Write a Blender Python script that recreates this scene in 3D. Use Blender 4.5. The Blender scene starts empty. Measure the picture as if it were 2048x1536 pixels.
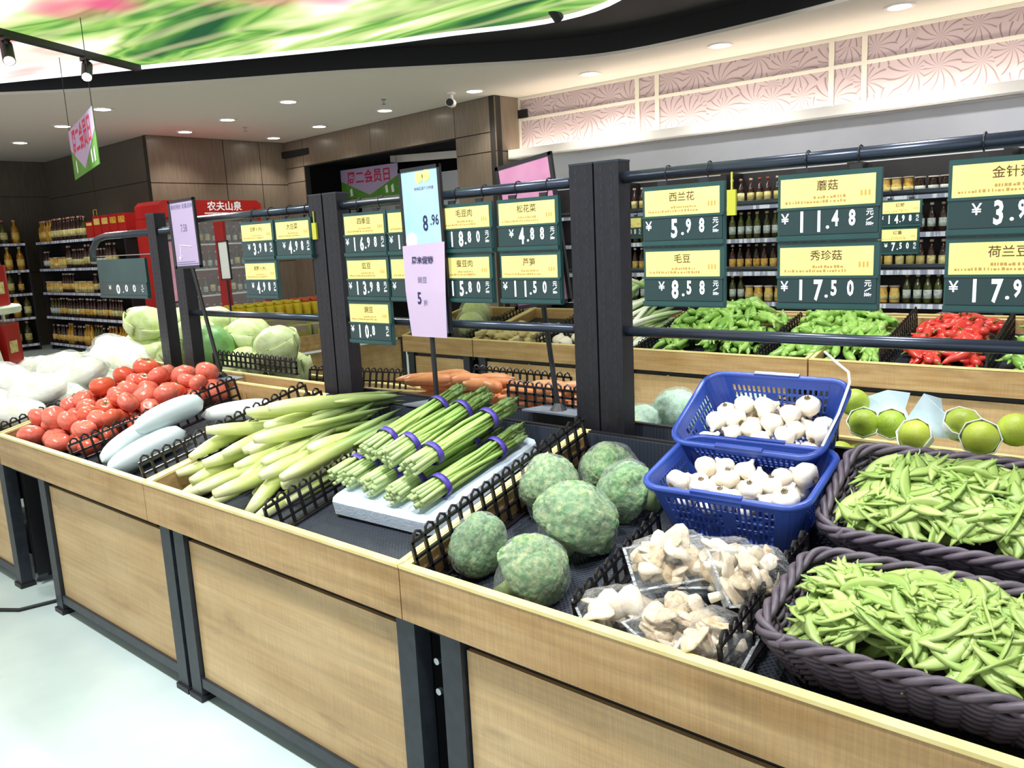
import bpy, math, random
from mathutils import Vector, Matrix, noise
R = random.Random(7)
PI = math.pi
sc = bpy.context.scene
COL = sc.collection

# ------------------------------------------------------------------ camera, world, exposure
cam_d = bpy.data.cameras.new('camera')
cam = bpy.data.objects.new('camera', cam_d)
COL.objects.link(cam)
sc.camera = cam
cam_d.sensor_width = 36.0
cam_d.lens = 28.82
cam_d.clip_start = 0.05
cam_d.clip_end = 60
right = Vector((0.763, 0.6447, -0.0474))
down = Vector((0.0779, -0.1644, -0.9833))
fwd = Vector((-0.6417, 0.7466, -0.1756))
cam.matrix_world = Matrix((
    (right.x, -down.x, -fwd.x, 0.0),
    (right.y, -down.y, -fwd.y, 0.0),
    (right.z, -down.z, -fwd.z, 1.5),
    (0, 0, 0, 1)))
world = bpy.data.worlds.new('world')
sc.world = world
world.use_nodes = True
world.node_tree.nodes['Background'].inputs[0].default_value = (0.93, 0.97, 1.0, 1)
world.node_tree.nodes['Background'].inputs[1].default_value = 0.9
sc.view_settings.view_transform = 'Standard'
sc.view_settings.look = 'None'
sc.view_settings.gamma = 1.0
sc.view_settings.use_curve_mapping = False
sc.view_settings.exposure = 0.6
LIGHTBOX = 0.85
TRACK_W = 120.0
DOWN_W = 42.0
COVE_W = 14.0

# ------------------------------------------------------------------ materials
def lin(h):
    h = h.lstrip('#')
    o = []
    for i in (0, 2, 4):
        c = int(h[i:i + 2], 16) / 255
        o.append(c / 12.92 if c <= 0.04045 else ((c + 0.055) / 1.055) ** 2.4)
    return (o[0], o[1], o[2], 1)

MATS = {}
def mat(name, c1, c2=None, rough=0.5, scale=6.0, stretch=(1, 1, 1), metal=0.0, bump=0.0, bscale=None, rnd=None, alpha=1.0,
        emit=None, estr=1.0, coat=0.0, trans=0.0, sub=0.0, contrast=(0.35, 0.65), detail=4.0, spec=0.5, coords='Object', ramp=None, axis=2):
    """principled material: c1/c2 mixed by noise, rnd = colour mixed in per object, ramp = colours along a generated axis"""
    m = bpy.data.materials.new(name)
    m.use_nodes = True
    nt = m.node_tree
    N, L = nt.nodes, nt.links
    b = N['Principled BSDF']
    b.inputs['Roughness'].default_value = rough
    b.inputs['Metallic'].default_value = metal
    b.inputs['Specular IOR Level'].default_value = spec
    if coat: b.inputs['Coat Weight'].default_value = coat; b.inputs['Coat Roughness'].default_value = 0.15
    if trans: b.inputs['Transmission Weight'].default_value = trans
    if alpha < 1: b.inputs['Alpha'].default_value = alpha
    if sub: b.inputs['Subsurface Weight'].default_value = sub; b.inputs['Subsurface Radius'].default_value = (0.02, 0.02, 0.01)
    tc = N.new('ShaderNodeTexCoord')
    mp = N.new('ShaderNodeMapping'); mp.inputs['Scale'].default_value = stretch
    L.new(tc.outputs[coords], mp.inputs['Vector'])
    col = None
    if ramp:
        sx = N.new('ShaderNodeSeparateXYZ'); L.new(tc.outputs['Generated'], sx.inputs[0])
        cr = N.new('ShaderNodeValToRGB')
        els = cr.color_ramp.elements
        while len(els) < len(ramp): els.new(0.5)
        for e, (p, c) in zip(els, ramp): e.position = p; e.color = lin(c)
        L.new(sx.outputs[axis], cr.inputs[0]); col = cr.outputs[0]
    else:
        rgb = N.new('ShaderNodeRGB'); rgb.outputs[0].default_value = lin(c1); col = rgb.outputs[0]
    ns = None
    if c2 or bump:
        ns = N.new('ShaderNodeTexNoise'); ns.inputs['Scale'].default_value = scale; ns.inputs['Detail'].default_value = detail
        L.new(mp.outputs[0], ns.inputs['Vector'])
    if c2:
        rp = N.new('ShaderNodeMapRange'); rp.inputs[1].default_value = contrast[0]; rp.inputs[2].default_value = contrast[1]
        L.new(ns.outputs[0], rp.inputs[0])
        mx = N.new('ShaderNodeMix'); mx.data_type = 'RGBA'
        L.new(rp.outputs[0], mx.inputs[0]); L.new(col, mx.inputs[6]); mx.inputs[7].default_value = lin(c2)
        col = mx.outputs[2]
    if rnd:
        oi = N.new('ShaderNodeObjectInfo')
        mx = N.new('ShaderNodeMix'); mx.data_type = 'RGBA'
        ml = N.new('ShaderNodeMath'); ml.operation = 'MULTIPLY'; ml.inputs[1].default_value = rnd[1]
        L.new(oi.outputs['Random'], ml.inputs[0])
        L.new(ml.outputs[0], mx.inputs[0]); L.new(col, mx.inputs[6]); mx.inputs[7].default_value = lin(rnd[0])
        col = mx.outputs[2]
    L.new(col, b.inputs['Base Color'])
    if bump:
        n2 = ns
        if bscale:
            n2 = N.new('ShaderNodeTexNoise'); n2.inputs['Scale'].default_value = bscale; n2.inputs['Detail'].default_value = 6
            L.new(mp.outputs[0], n2.inputs['Vector'])
        bp = N.new('ShaderNodeBump'); bp.inputs['Strength'].default_value = bump; bp.inputs['Distance'].default_value = 0.01
        L.new(n2.outputs[0], bp.inputs['Height']); L.new(bp.outputs[0], b.inputs['Normal'])
    if emit:
        b.inputs['Emission Color'].default_value = lin(emit); b.inputs['Emission Strength'].default_value = estr
    MATS[name] = m
    return m

mat('oak', '#c2a172', '#a5814f', rough=0.42, scale=3.2, stretch=(1.0, 6, 7), bump=0.05, bscale=60, contrast=(0.3, 0.7), detail=7)
mat('oak_panel', '#ccae80', '#b18d5c', rough=0.42, scale=2.0, stretch=(1.0, 4, 3.2), bump=0.04, bscale=60, contrast=(0.28, 0.72), detail=8)
mat('edge_band', '#efdf9f', '#e4cf88', rough=0.45, scale=10)
mat('frame_metal', '#2c323b', '#23282f', rough=0.42, metal=0.15, scale=30, bump=0.02)
mat('frame_dark', '#17171b', rough=0.5)
mat('rack_metal', '#14151a', '#1e1c26', rough=0.45, metal=0.2, scale=90, stretch=(1, 1, 0.4))
mat('rail_metal', '#39414e', rough=0.27, metal=0.55)
mat('steel', '#b9bec4', rough=0.25, metal=0.9)
mat('plate_metal', '#7f8894', '#6b727c', rough=0.4, metal=0.35, scale=5)
mat('black_plastic', '#151316', '#1d191d', rough=0.38, scale=20)
mat('basket_blue', '#2b4597', '#344f9f', rough=0.35, scale=6)
mat('wicker', '#645b64', '#3f3840', rough=0.5, scale=40, contrast=(0.3, 0.8), rnd=('#5d5260', 0.5))
mat('green_plastic', '#1d4a48', '#173d3c', rough=0.35, scale=4)
mat('green_dark', '#16302f', '#1d3a3d', rough=0.3, scale=3)
mat('card_yellow', '#f1e88f', '#e9dd80', rough=0.6, scale=5)
mat('tag_yellow', '#b4b637', rough=0.5)
mat('print_brown', '#5a3a22', rough=0.7)
mat('print_faint', '#b58a4a', rough=0.7)
mat('print_orange', '#e39a4a', rough=0.7)
mat('print_white', '#f4f8fa', rough=0.6)
mat('print_navy', '#20204e', rough=0.7)
mat('print_grey', '#6f6890', rough=0.7)
mat('print_red', '#c4264a', rough=0.7)
mat('paper_white', '#eef3f5', rough=0.7)
mat('paper_blue', '#9dcbe0', '#aed6e6', rough=0.5, scale=7)
mat('paper_pink', '#bda9c9', '#c5b1cb', rough=0.6, scale=3)
mat('paper_rose', '#bf7c9e', '#c78fac', rough=0.6, scale=9)
mat('paper_lilac', '#b3a3c6', rough=0.6)
mat('print_green', '#5b9a2e', '#4c8a2a', rough=0.6, scale=9)
mat('foam', '#d3e2f0', '#c3d6ea', rough=0.75, scale=30, bump=0.2, bscale=140)
mat('concrete', '#d6e7e5', '#b9cbcc', rough=0.3, scale=1.6, detail=8, bump=0.01, contrast=(0.3, 0.7))
mat('ceiling_grey', '#dbd1c5', rough=0.8)
mat('ceiling_cream', '#d8d2c6', rough=0.8)
mat('ceiling_black', '#0b0a0c', rough=0.7)
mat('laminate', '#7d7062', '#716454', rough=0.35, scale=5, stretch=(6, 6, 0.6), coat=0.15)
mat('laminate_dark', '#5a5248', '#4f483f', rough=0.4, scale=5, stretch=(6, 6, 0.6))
mat('seam', '#2b2722', rough=0.8)
mat('plaster_white', '#e8e2dc', rough=0.7)
mat('plaster_grey', '#e6e5ec', '#dcdbe3', rough=0.7, scale=1.5)
mat('void', '#0d0c0d', rough=0.9)
mat('shelf_metal', '#1c1a1c', '#262224', rough=0.45, scale=8)
mat('price_strip', '#d9dfea', '#8d93a8', rough=0.5, scale=22, stretch=(1, 1, 0.1), contrast=(0.45, 0.55))
mat('red_gloss', '#b3231f', '#a11c1b', rough=0.35, scale=3)
mat('white_gloss', '#dfe9dc', rough=0.4)
mat('lamp_white', '#ffffff', rough=0.5, emit='#fff6e6', estr=14.0)
mat('lamp_trim', '#e9e6e0', rough=0.5)
mat('led', '#ffffff', rough=0.5, emit='#fff2d8', estr=10.0)
mat('trim_glow', '#ffffff', rough=0.3, emit='#eaf2ff', estr=0.9)
# produce
mat('tomato', '#dc6253', '#e57e68', rough=0.28, scale=5, rnd=('#e8806a', 0.55), coat=0.2)
mat('tomato_orange', '#dd6a44', '#d9583e', rough=0.3, scale=5, rnd=('#d84a3c', 0.5), coat=0.2)
mat('calyx', '#5f7a35', rough=0.7)
mat('gourd', '#d9e6e8', '#c9dade', rough=0.35, scale=4, sub=0.1)
mat('gourd_white', '#f2f4f0', '#e6ece6', rough=0.35, scale=4)
mat('bamboo_shoot', '#000000', rough=0.42, ramp=[(0.0, '#e3e8bc'), (0.18, '#c3d07a'), (0.4, '#94ac54'), (0.65, '#6d8f4a'), (1.0, '#42643c')], axis=0, c2='#c9cb78', scale=9, stretch=(0.4, 5, 5), contrast=(0.52, 0.8), rnd=('#e6e3ae', 0.3))
mat('bamboo_leaf', '#000000', rough=0.45, ramp=[(0.0, '#cfd98c'), (0.4, '#86a558'), (1.0, '#426a44')], axis=0, rnd=('#938a5c', 0.45))
mat('asparagus', '#000000', rough=0.4, ramp=[(0.0, '#b4c795'), (0.3, '#93b45a'), (0.75, '#7aa34a'), (1.0, '#5f7d3c')], axis=0, rnd=('#a9c26a', 0.5))
mat('asparagus_tip', '#71904a', '#5d6f45', rough=0.6, scale=60)
mat('tape_purple', '#3d2b8c', '#5546a5', rough=0.4, scale=40)
mat('broccoli', '#709a68', '#c3cd98', rough=0.75, scale=6, contrast=(0.4, 0.7), detail=12, bump=0.6, bscale=40, rnd=('#5f9068', 0.4))
mat('broccoli_stem', '#a9bd7c', '#95ac69', rough=0.6, scale=9)
mat('oyster', '#d6c29a', '#94703f', rough=0.55, scale=2.2, contrast=(0.4, 0.75), rnd=('#f2ecdd', 0.6))
mat('oyster_stem', '#f3eee0', '#e2d6b8', rough=0.6, scale=12)
mat('garlic', '#f1ece0', '#e8dcc2', rough=0.5, scale=5, contrast=(0.45, 0.8), bump=0.1, bscale=16, rnd=('#f4e6cc', 0.6))
mat('garlic_root', '#8b7a58', '#5f5138', rough=0.9, scale=60)
mat('pea_pod', '#93b254', '#789a44', rough=0.42, scale=14, rnd=('#b8cc7a', 0.9), bump=0.1, bscale=20)
mat('pea_stem', '#9cc46a', rough=0.5)
mat('carrot', '#e89a62', '#dd8850', rough=0.45, scale=6, stretch=(4, 1, 1), rnd=('#eda97a', 0.6))
mat('cauliflower', '#a9cfa6', '#c9e3d6', rough=0.6, scale=6, bump=0.5, bscale=40)
mat('cabbage', '#dbe6b2', '#c3d68c', rough=0.45, scale=3.5, bump=0.25, bscale=9, rnd=('#e3edbe', 0.7))
mat('cabbage_green', '#7fb06a', '#69a05a', rough=0.45, scale=4, bump=0.25, bscale=9)
mat('napa', '#fbfcf2', '#dfe9a0', rough=0.45, scale=9, stretch=(0.6, 2, 2), contrast=(0.52, 0.75), bump=0.5, bscale=22, rnd=('#ffffff', 0.5))
mat('pomelo', '#a9c13e', '#8fae35', rough=0.45, scale=9, bump=0.1, bscale=60, rnd=('#c9cf4c', 0.5))
mat('foam_net', '#f4f8f4', rough=0.7)
mat('tissue', '#cfe7f2', '#e2f2f8', rough=0.7, scale=8)
mat('pepper_green', '#84b24e', '#6d9c40', rough=0.28, scale=3, rnd=('#a3c868', 0.8), coat=0.2)
mat('pepper_red', '#c8322a', '#b2251f', rough=0.25, scale=3, rnd=('#de5a48', 0.6), coat=0.25)
mat('leek', '#000000', rough=0.4, ramp=[(0.0, '#f2f4ea'), (0.35, '#eef2dc'), (0.6, '#a9c878'), (1.0, '#3f7a4a')], axis=0, rnd=('#dfe8cf', 0.3))
mat('ginger', '#d9c992', '#c2ac6e', rough=0.7, scale=12, rnd=('#e6dcb4', 0.6))
mat('purple_potato', '#7a4a56', '#5b3040', rough=0.6, scale=8, rnd=('#8d6a68', 0.7))
mat('bottle_dark', '#1e1310', '#2a1a12', rough=0.15, scale=5, rnd=('#40221a', 0.6))
mat('bottle_oil', '#c99a1e', '#b07f14', rough=0.15, scale=5, rnd=('#7b4a14', 0.8))
mat('bottle_green', '#3b3f1c', '#55591f', rough=0.15, scale=5, rnd=('#202510', 0.7))
mat('label_cream', '#e6dfae', '#b7ab5c', rough=0.6, scale=30, rnd=('#9a8d3a', 0.7))
mat('label_yellow', '#e2b62c', '#9d5f1c', rough=0.6, scale=35, rnd=('#e8d98a', 0.5))
mat('label_white', '#dfe4e4', '#8f9a98', rough=0.6, scale=35, rnd=('#b5c4b0', 0.6))
mat('cap_red', '#8d2a22', rough=0.4, rnd=('#d8d0b8', 0.7))
mat('cap_white', '#ddd9cc', rough=0.4, rnd=('#5a2c22', 0.8))
mat('yellow_pack', '#e6c62a', '#cf9e1e', rough=0.4, scale=14, rnd=('#d7dd3a', 0.6))
mat('red_cap', '#c23a30', rough=0.4, rnd=('#d86a4a', 0.5))
mat('carton_grey', '#a79c94', '#b9c05a', rough=0.6, scale=3, contrast=(0.5, 0.55))

def grain(name, lo, fine):
    """streaks along the board and fine ticks across it, multiplied into a wood colour"""
    nt = MATS[name].node_tree; N, L = nt.nodes, nt.links
    b = N['Principled BSDF']; src = b.inputs['Base Color'].links[0].from_socket; tc = N['Texture Coordinate']
    for st, a0, a1, lo_ in (((1.0, 1.0, 38.0), 0.35, 0.65, lo), ((150.0, 150.0, 5.0), 0.4, 0.62, fine), ((2.2, 2.2, 6.0), 0.28, 0.42, 0.78)):
        mp = N.new('ShaderNodeMapping'); mp.inputs['Scale'].default_value = st; L.new(tc.outputs['Object'], mp.inputs[0])
        ns = N.new('ShaderNodeTexNoise'); ns.inputs['Scale'].default_value = 2.0; ns.inputs['Detail'].default_value = 6; L.new(mp.outputs[0], ns.inputs['Vector'])
        mr = N.new('ShaderNodeMapRange'); mr.inputs[1].default_value = a0; mr.inputs[2].default_value = a1; mr.inputs[3].default_value = lo_; mr.inputs[4].default_value = 1.05
        L.new(ns.outputs[0], mr.inputs[0])
        mx = N.new('ShaderNodeMix'); mx.data_type = 'RGBA'; mx.blend_type = 'MULTIPLY'; mx.inputs[0].default_value = 1.0
        L.new(src, mx.inputs[6]); L.new(mr.outputs[0], mx.inputs[7]); src = mx.outputs[2]
    L.new(src, b.inputs['Base Color'])
grain('oak', 0.86, 0.92); grain('oak_panel', 0.87, 0.92)
def stains(name, colour):
    nt = MATS[name].node_tree; N, L = nt.nodes, nt.links
    b = N['Principled BSDF']; src = b.inputs['Base Color'].links[0].from_socket; tc = N['Texture Coordinate']
    ns = N.new('ShaderNodeTexNoise'); ns.inputs['Scale'].default_value = 2.7; ns.inputs['Detail'].default_value = 5; L.new(tc.outputs['Object'], ns.inputs['Vector'])
    mr = N.new('ShaderNodeMapRange'); mr.inputs[1].default_value = 0.64; mr.inputs[2].default_value = 0.72; mr.inputs[4].default_value = 0.6; L.new(ns.outputs[0], mr.inputs[0])
    mx = N.new('ShaderNodeMix'); mx.data_type = 'RGBA'; mx.inputs[7].default_value = lin(colour)
    L.new(mr.outputs[0], mx.inputs[0]); L.new(src, mx.inputs[6]); L.new(mx.outputs[2], b.inputs['Base Color'])
stains('concrete', '#93a39f')
def film_material(name, base, tint):
    m = bpy.data.materials.new(name); m.use_nodes = True
    nt = m.node_tree; N, L = nt.nodes, nt.links
    b = N['Principled BSDF']; b.inputs['Base Color'].default_value = lin(tint); b.inputs['Roughness'].default_value = 0.12
    tr = N.new('ShaderNodeBsdfTransparent'); mx = N.new('ShaderNodeMixShader'); fr = N.new('ShaderNodeFresnel'); fr.inputs[0].default_value = 1.45
    tc = N.new('ShaderNodeTexCoord'); ns = N.new('ShaderNodeTexNoise'); ns.inputs['Scale'].default_value = 5; ns.inputs['Detail'].default_value = 3; ns.inputs['Distortion'].default_value = 1.5
    L.new(tc.outputs['Generated'], ns.inputs['Vector'])
    bp = N.new('ShaderNodeBump'); bp.inputs['Strength'].default_value = 0.8; bp.inputs['Distance'].default_value = 0.02
    L.new(ns.outputs[0], bp.inputs['Height']); L.new(bp.outputs[0], b.inputs['Normal']); L.new(bp.outputs[0], fr.inputs['Normal'])
    ad = N.new('ShaderNodeMath'); ad.operation = 'MULTIPLY_ADD'; ad.inputs[1].default_value = 0.4; ad.inputs[2].default_value = base; ad.use_clamp = True
    L.new(fr.outputs[0], ad.inputs[0]); L.new(ad.outputs[0], mx.inputs[0]); L.new(tr.outputs[0], mx.inputs[1]); L.new(b.outputs[0], mx.inputs[2])
    L.new(mx.outputs[0], N['Material Output'].inputs[0])
    MATS[name] = m
film_material('clear_film', 0.035, '#f4f8fb')
film_material('clear_tray', 0.09, '#eef4f8')
# lace-like pattern of the upper wall and the black woven liner
def liner_material():
    m = mat('liner', '#1c222c', rough=0.55)
    nt = m.node_tree; N, L = nt.nodes, nt.links
    b = N['Principled BSDF']; tc = N['Texture Coordinate']
    ms = []
    for sgn in (1, -1):
        mp = N.new('ShaderNodeMapping'); mp.inputs['Rotation'].default_value = (0, 0, sgn * PI / 4)
        L.new(tc.outputs['Object'], mp.inputs[0])
        w = N.new('ShaderNodeTexWave'); w.inputs['Scale'].default_value = 36; w.bands_direction = 'X'
        L.new(mp.outputs[0], w.inputs[0]); ms.append(w)
    mx = N.new('ShaderNodeMath'); mx.operation = 'MAXIMUM'
    L.new(ms[0].outputs['Fac'], mx.inputs[0]); L.new(ms[1].outputs['Fac'], mx.inputs[1])
    cr = N.new('ShaderNodeMix'); cr.data_type = 'RGBA'
    cr.inputs[6].default_value = lin('#0a0d13'); cr.inputs[7].default_value = lin('#2b323f')
    L.new(mx.outputs[0], cr.inputs[0]); L.new(cr.outputs[2], b.inputs['Base Color'])
    bp = N.new('ShaderNodeBump'); bp.inputs['Strength'].default_value = 0.5; bp.inputs['Distance'].default_value = 0.003
    L.new(mx.outputs[0], bp.inputs['Height']); L.new(bp.outputs[0], b.inputs['Normal'])
liner_material()

def pattern_material():
    m = mat('wall_pattern', '#d6c9c9', rough=0.75)
    nt = m.node_tree; N, L = nt.nodes, nt.links
    b = N['Principled BSDF']; tc = N['Texture Coordinate']
    mp = N.new('ShaderNodeMapping'); mp.inputs['Scale'].default_value = (3.4, 0.0, 3.4)
    L.new(tc.outputs['Object'], mp.inputs[0])
    v = N.new('ShaderNodeTexVoronoi'); v.inputs['Scale'].default_value = 1.0; v.inputs['Randomness'].default_value = 0.75
    L.new(mp.outputs[0], v.inputs['Vector'])
    sub = N.new('ShaderNodeVectorMath'); sub.operation = 'SUBTRACT'
    L.new(mp.outputs[0], sub.inputs[0]); L.new(v.outputs['Position'], sub.inputs[1])
    sx = N.new('ShaderNodeSeparateXYZ'); L.new(sub.outputs[0], sx.inputs[0])
    at = N.new('ShaderNodeMath'); at.operation = 'ARCTAN2'
    L.new(sx.outputs[2], at.inputs[0]); L.new(sx.outputs[0], at.inputs[1])
    a1 = N.new('ShaderNodeMath'); a1.operation = 'MULTIPLY_ADD'; a1.inputs[1].default_value = 13.0
    d1 = N.new('ShaderNodeMath'); d1.operation = 'MULTIPLY'; d1.inputs[1].default_value = 9.0
    L.new(v.outputs['Distance'], d1.inputs[0]); L.new(at.outputs[0], a1.inputs[0]); L.new(d1.outputs[0], a1.inputs[2])
    sn = N.new('ShaderNodeMath'); sn.operation = 'SINE'; L.new(a1.outputs[0], sn.inputs[0])
    mr = N.new('ShaderNodeMapRange'); mr.inputs[1].default_value = 0.72; mr.inputs[2].default_value = 0.98
    L.new(sn.outputs[0], mr.inputs[0])
    mx = N.new('ShaderNodeMix'); mx.data_type = 'RGBA'
    mx.inputs[6].default_value = lin('#b8a7ab'); mx.inputs[7].default_value = lin('#8b7776')
    L.new(mr.outputs[0], mx.inputs[0]); L.new(mx.outputs[2], b.inputs['Base Color'])
pattern_material()

def lightbox_material(name, reds):
    """backlit print of leaves and vegetables"""
    m = bpy.data.materials.new(name); m.use_nodes = True
    nt = m.node_tree; N, L = nt.nodes, nt.links
    N.remove(N['Principled BSDF'])
    em = N.new('ShaderNodeEmission'); L.new(em.outputs[0], N['Material Output'].inputs[0])
    tc = N.new('ShaderNodeTexCoord')
    mp = N.new('ShaderNodeMapping'); mp.inputs['Rotation'].default_value = (0, 0, -0.45); mp.inputs['Scale'].default_value = (0.42, 1.5, 1)
    L.new(tc.outputs['Object'], mp.inputs[0])
    n1 = N.new('ShaderNodeTexNoise'); n1.inputs['Scale'].default_value = 0.9; n1.inputs['Detail'].default_value = 3.0; n1.inputs['Distortion'].default_value = 1.0
    L.new(mp.outputs[0], n1.inputs['Vector'])
    cr = N.new('ShaderNodeValToRGB'); e = cr.color_ramp.elements
    cols = [(0.28, '#2c5a3a'), (0.36, '#5a9446'), (0.42, '#9cc766'), (0.47, '#5f9a48'), (0.52, '#a5cc70'), (0.57, '#d5e6a0'), (0.63, '#ffffff')]
    if reds: cols = [(0.25, '#f2e0d6'), (0.38, '#e05a4a'), (0.45, '#f0a090'), (0.52, '#ffffff'), (0.62, '#ffe9d8'), (0.7, '#dd4438'), (0.8, '#ffffff')]
    while len(e) < len(cols): e.new(0.5)
    for el, (p, c) in zip(e, cols): el.position = p; el.color = lin(c)
    L.new(n1.outputs[0], cr.inputs[0])
    w = N.new('ShaderNodeTexWave'); w.inputs['Scale'].default_value = 0.8; w.inputs['Distortion'].default_value = 6; w.inputs['Detail'].default_value = 2; w.bands_direction = 'Y'
    L.new(mp.outputs[0], w.inputs['Vector'])
    mr = N.new('ShaderNodeMapRange'); mr.inputs[1].default_value = 0.55; mr.inputs[2].default_value = 1.0; mr.inputs[4].default_value = 0.3
    L.new(w.outputs['Fac'], mr.inputs[0])
    mx = N.new('ShaderNodeMix'); mx.data_type = 'RGBA'; mx.inputs[7].default_value = lin('#fff3c0' if not reds else '#ffe0d0')
    L.new(mr.outputs[0], mx.inputs[0]); L.new(cr.outputs[0], mx.inputs[6])
    n3 = N.new('ShaderNodeTexNoise'); n3.inputs['Scale'].default_value = 0.5; L.new(tc.outputs['Object'], n3.inputs['Vector'])
    m3 = N.new('ShaderNodeMapRange'); m3.inputs[1].default_value = 0.6; m3.inputs[2].default_value = 0.66
    L.new(n3.outputs[0], m3.inputs[0])
    mz = N.new('ShaderNodeMix'); mz.data_type = 'RGBA'; mz.inputs[7].default_value = lin('#e2608a')
    L.new(m3.outputs[0], mz.inputs[0]); L.new(mx.outputs[2], mz.inputs[6])
    L.new(mz.outputs[2], em.inputs[0]); em.inputs[1].default_value = LIGHTBOX
    MATS[name] = m
lightbox_material('lightbox_print', False)
lightbox_material('lightbox_red', True)

# ------------------------------------------------------------------ mesh builder
class MB:
    def __init__(s): s.v = []; s.f = []
    def add(s, vs, fs):
        o = len(s.v); s.v += [tuple(p) for p in vs]; s.f += [tuple(i + o for i in f) for f in fs]; return s
    def box(s, c, d, m=None):
        x, y, z = d[0] / 2, d[1] / 2, d[2] / 2
        vs = [Vector((a * x, b * y, e * z)) for a in (-1, 1) for b in (-1, 1) for e in (-1, 1)]
        if m is not None: vs = [m @ p for p in vs]
        vs = [p + Vector(c) for p in vs]
        return s.add(vs, [(0, 1, 3, 2), (4, 6, 7, 5), (0, 4, 5, 1), (2, 3, 7, 6), (0, 2, 6, 4), (1, 5, 7, 3)])
    def span(s, a, b):
        return s.box([(a[i] + b[i]) / 2 for i in range(3)], [abs(b[i] - a[i]) for i in range(3)])
    def bar(s, a, b, w, h):
        a = Vector(a); b = Vector(b); d = b - a
        q = d.to_track_quat('X', 'Z').to_matrix()
        return s.box((a + b) / 2, (d.length, w, h), q)
    def tube(s, pts, r, n=8, caps=True, closed=False):
        pts = [Vector(p) for p in pts]; k = len(pts)
        rs = r if isinstance(r, (list, tuple)) else [r] * k
        rings = []
        up = Vector((0, 0, 1)); prev = None
        for i, p in enumerate(pts):
            if closed: t = pts[(i + 1) % k] - pts[i - 1]
            else: t = pts[min(i + 1, k - 1)] - pts[max(i - 1, 0)]
            t.normalize()
            if prev is None:
                u = t.cross(up)
                if u.length < 1e-3: u = t.cross(Vector((1, 0, 0)))
            else: u = prev - t * prev.dot(t)
            u.normalize(); prev = u; w = t.cross(u)
            rings.append([p + (u * math.cos(2 * PI * j / n) + w * math.sin(2 * PI * j / n)) * rs[i] for j in range(n)])
        return s.loft(rings, caps and not closed, closed)
    def loft(s, rings, caps=True, closed=False):
        n = len(rings[0]); o = len(s.v); k = len(rings)
        for r in rings: s.v += [tuple(p) for p in r]
        for i in range(k if closed else k - 1):
            a = o + i * n; b = o + ((i + 1) % k) * n
            for j in range(n):
                j2 = (j + 1) % n
                s.f.append((a + j, a + j2, b + j2, b + j))
        if caps:
            s.f.append(tuple(o + j for j in range(n - 1, -1, -1)))
            s.f.append(tuple(o + (k - 1) * n + j for j in range(n)))
        return s
    def lathe(s, prof, n=12, c=(0, 0, 0), fn=None):
        rings = []
        for (r, z) in prof:
            ring = []
            for j in range(n):
                a = 2 * PI * j / n
                q = r * (fn(a, r, z) if fn else 1)
                ring.append((c[0] + q * math.cos(a), c[1] + q * math.sin(a), c[2] + z))
            rings.append(ring)
        return s.loft(rings, True)
    def poly(s, pts, z0, z1):
        n = len(pts); o = len(s.v)
        s.v += [(p[0], p[1], z0) for p in pts] + [(p[0], p[1], z1) for p in pts]
        s.f.append(tuple(o + i for i in range(n - 1, -1, -1))); s.f.append(tuple(o + n + i for i in range(n)))
        for i in range(n): s.f.append((o + i, o + (i + 1) % n, o + n + (i + 1) % n, o + n + i))
        return s
    def mesh(s, name, mt, smooth=False):
        me = bpy.data.meshes.new(name); me.from_pydata(s.v, [], s.f); me.update()
        if smooth: me.polygons.foreach_set('use_smooth', [True] * len(me.polygons))
        me.materials.append(MATS[mt] if isinstance(mt, str) else mt)
        return me
    def build(s, name, mt, parent=None, smooth=False, loc=None, rot=None):
        return put(name, s.mesh(name, mt, smooth), parent, loc, rot)

def put(name, me, parent=None, loc=None, rot=None, scale=None):
    o = bpy.data.objects.new(name, me); COL.objects.link(o)
    if parent: o.parent = parent
    if loc is not None: o.location = loc
    if rot is not None:
        if isinstance(rot, Matrix): o.rotation_euler = rot.to_euler()
        else: o.rotation_euler = rot
    if scale is not None: o.scale = scale if isinstance(scale, (tuple, list, Vector)) else (scale,) * 3
    return o
def tag(o, label, cat, group=None):
    o['label'] = label; o['category'] = cat
    if group: o['group'] = group
    return o
def thing(name, label, cat, loc=(0, 0, 0), rot=None, group=None, scale=None):
    return tag(put(name, None, None, loc, rot, scale), label, cat, group)
def struct(o, label=None):
    o['kind'] = 'structure'
    if label: o['label'] = label
    return o
def stuff(o, label, cat=None):
    o['kind'] = 'stuff'; o['label'] = label
    if cat: o['category'] = cat
    return o

TXT = {}
def text_mesh(s, mt, cond=1.0, bold=0.0):
    key = (s, mt, cond, bold)
    if key in TXT: return TXT[key]
    cu = bpy.data.curves.new('lettering', 'FONT'); cu.body = s; cu.size = 1; cu.resolution_u = 2; cu.offset = bold
    cu.align_x = 'CENTER'; cu.align_y = 'CENTER'
    o = bpy.data.objects.new('lettering', cu)
    me = bpy.data.meshes.new_from_object(o)
    me.transform(Matrix.Diagonal((cond, 1, 1, 1)))
    me.materials.clear(); me.materials.append(MATS[mt])
    bpy.data.objects.remove(o)
    TXT[key] = me
    return me
def letter(s, mt, parent, loc, size, rot=(PI / 2, 0, 0), cond=1.0, bold=0.0, name='lettering'):
    return put(name, text_mesh(s, mt, cond, bold), parent, loc, rot, size)

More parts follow.
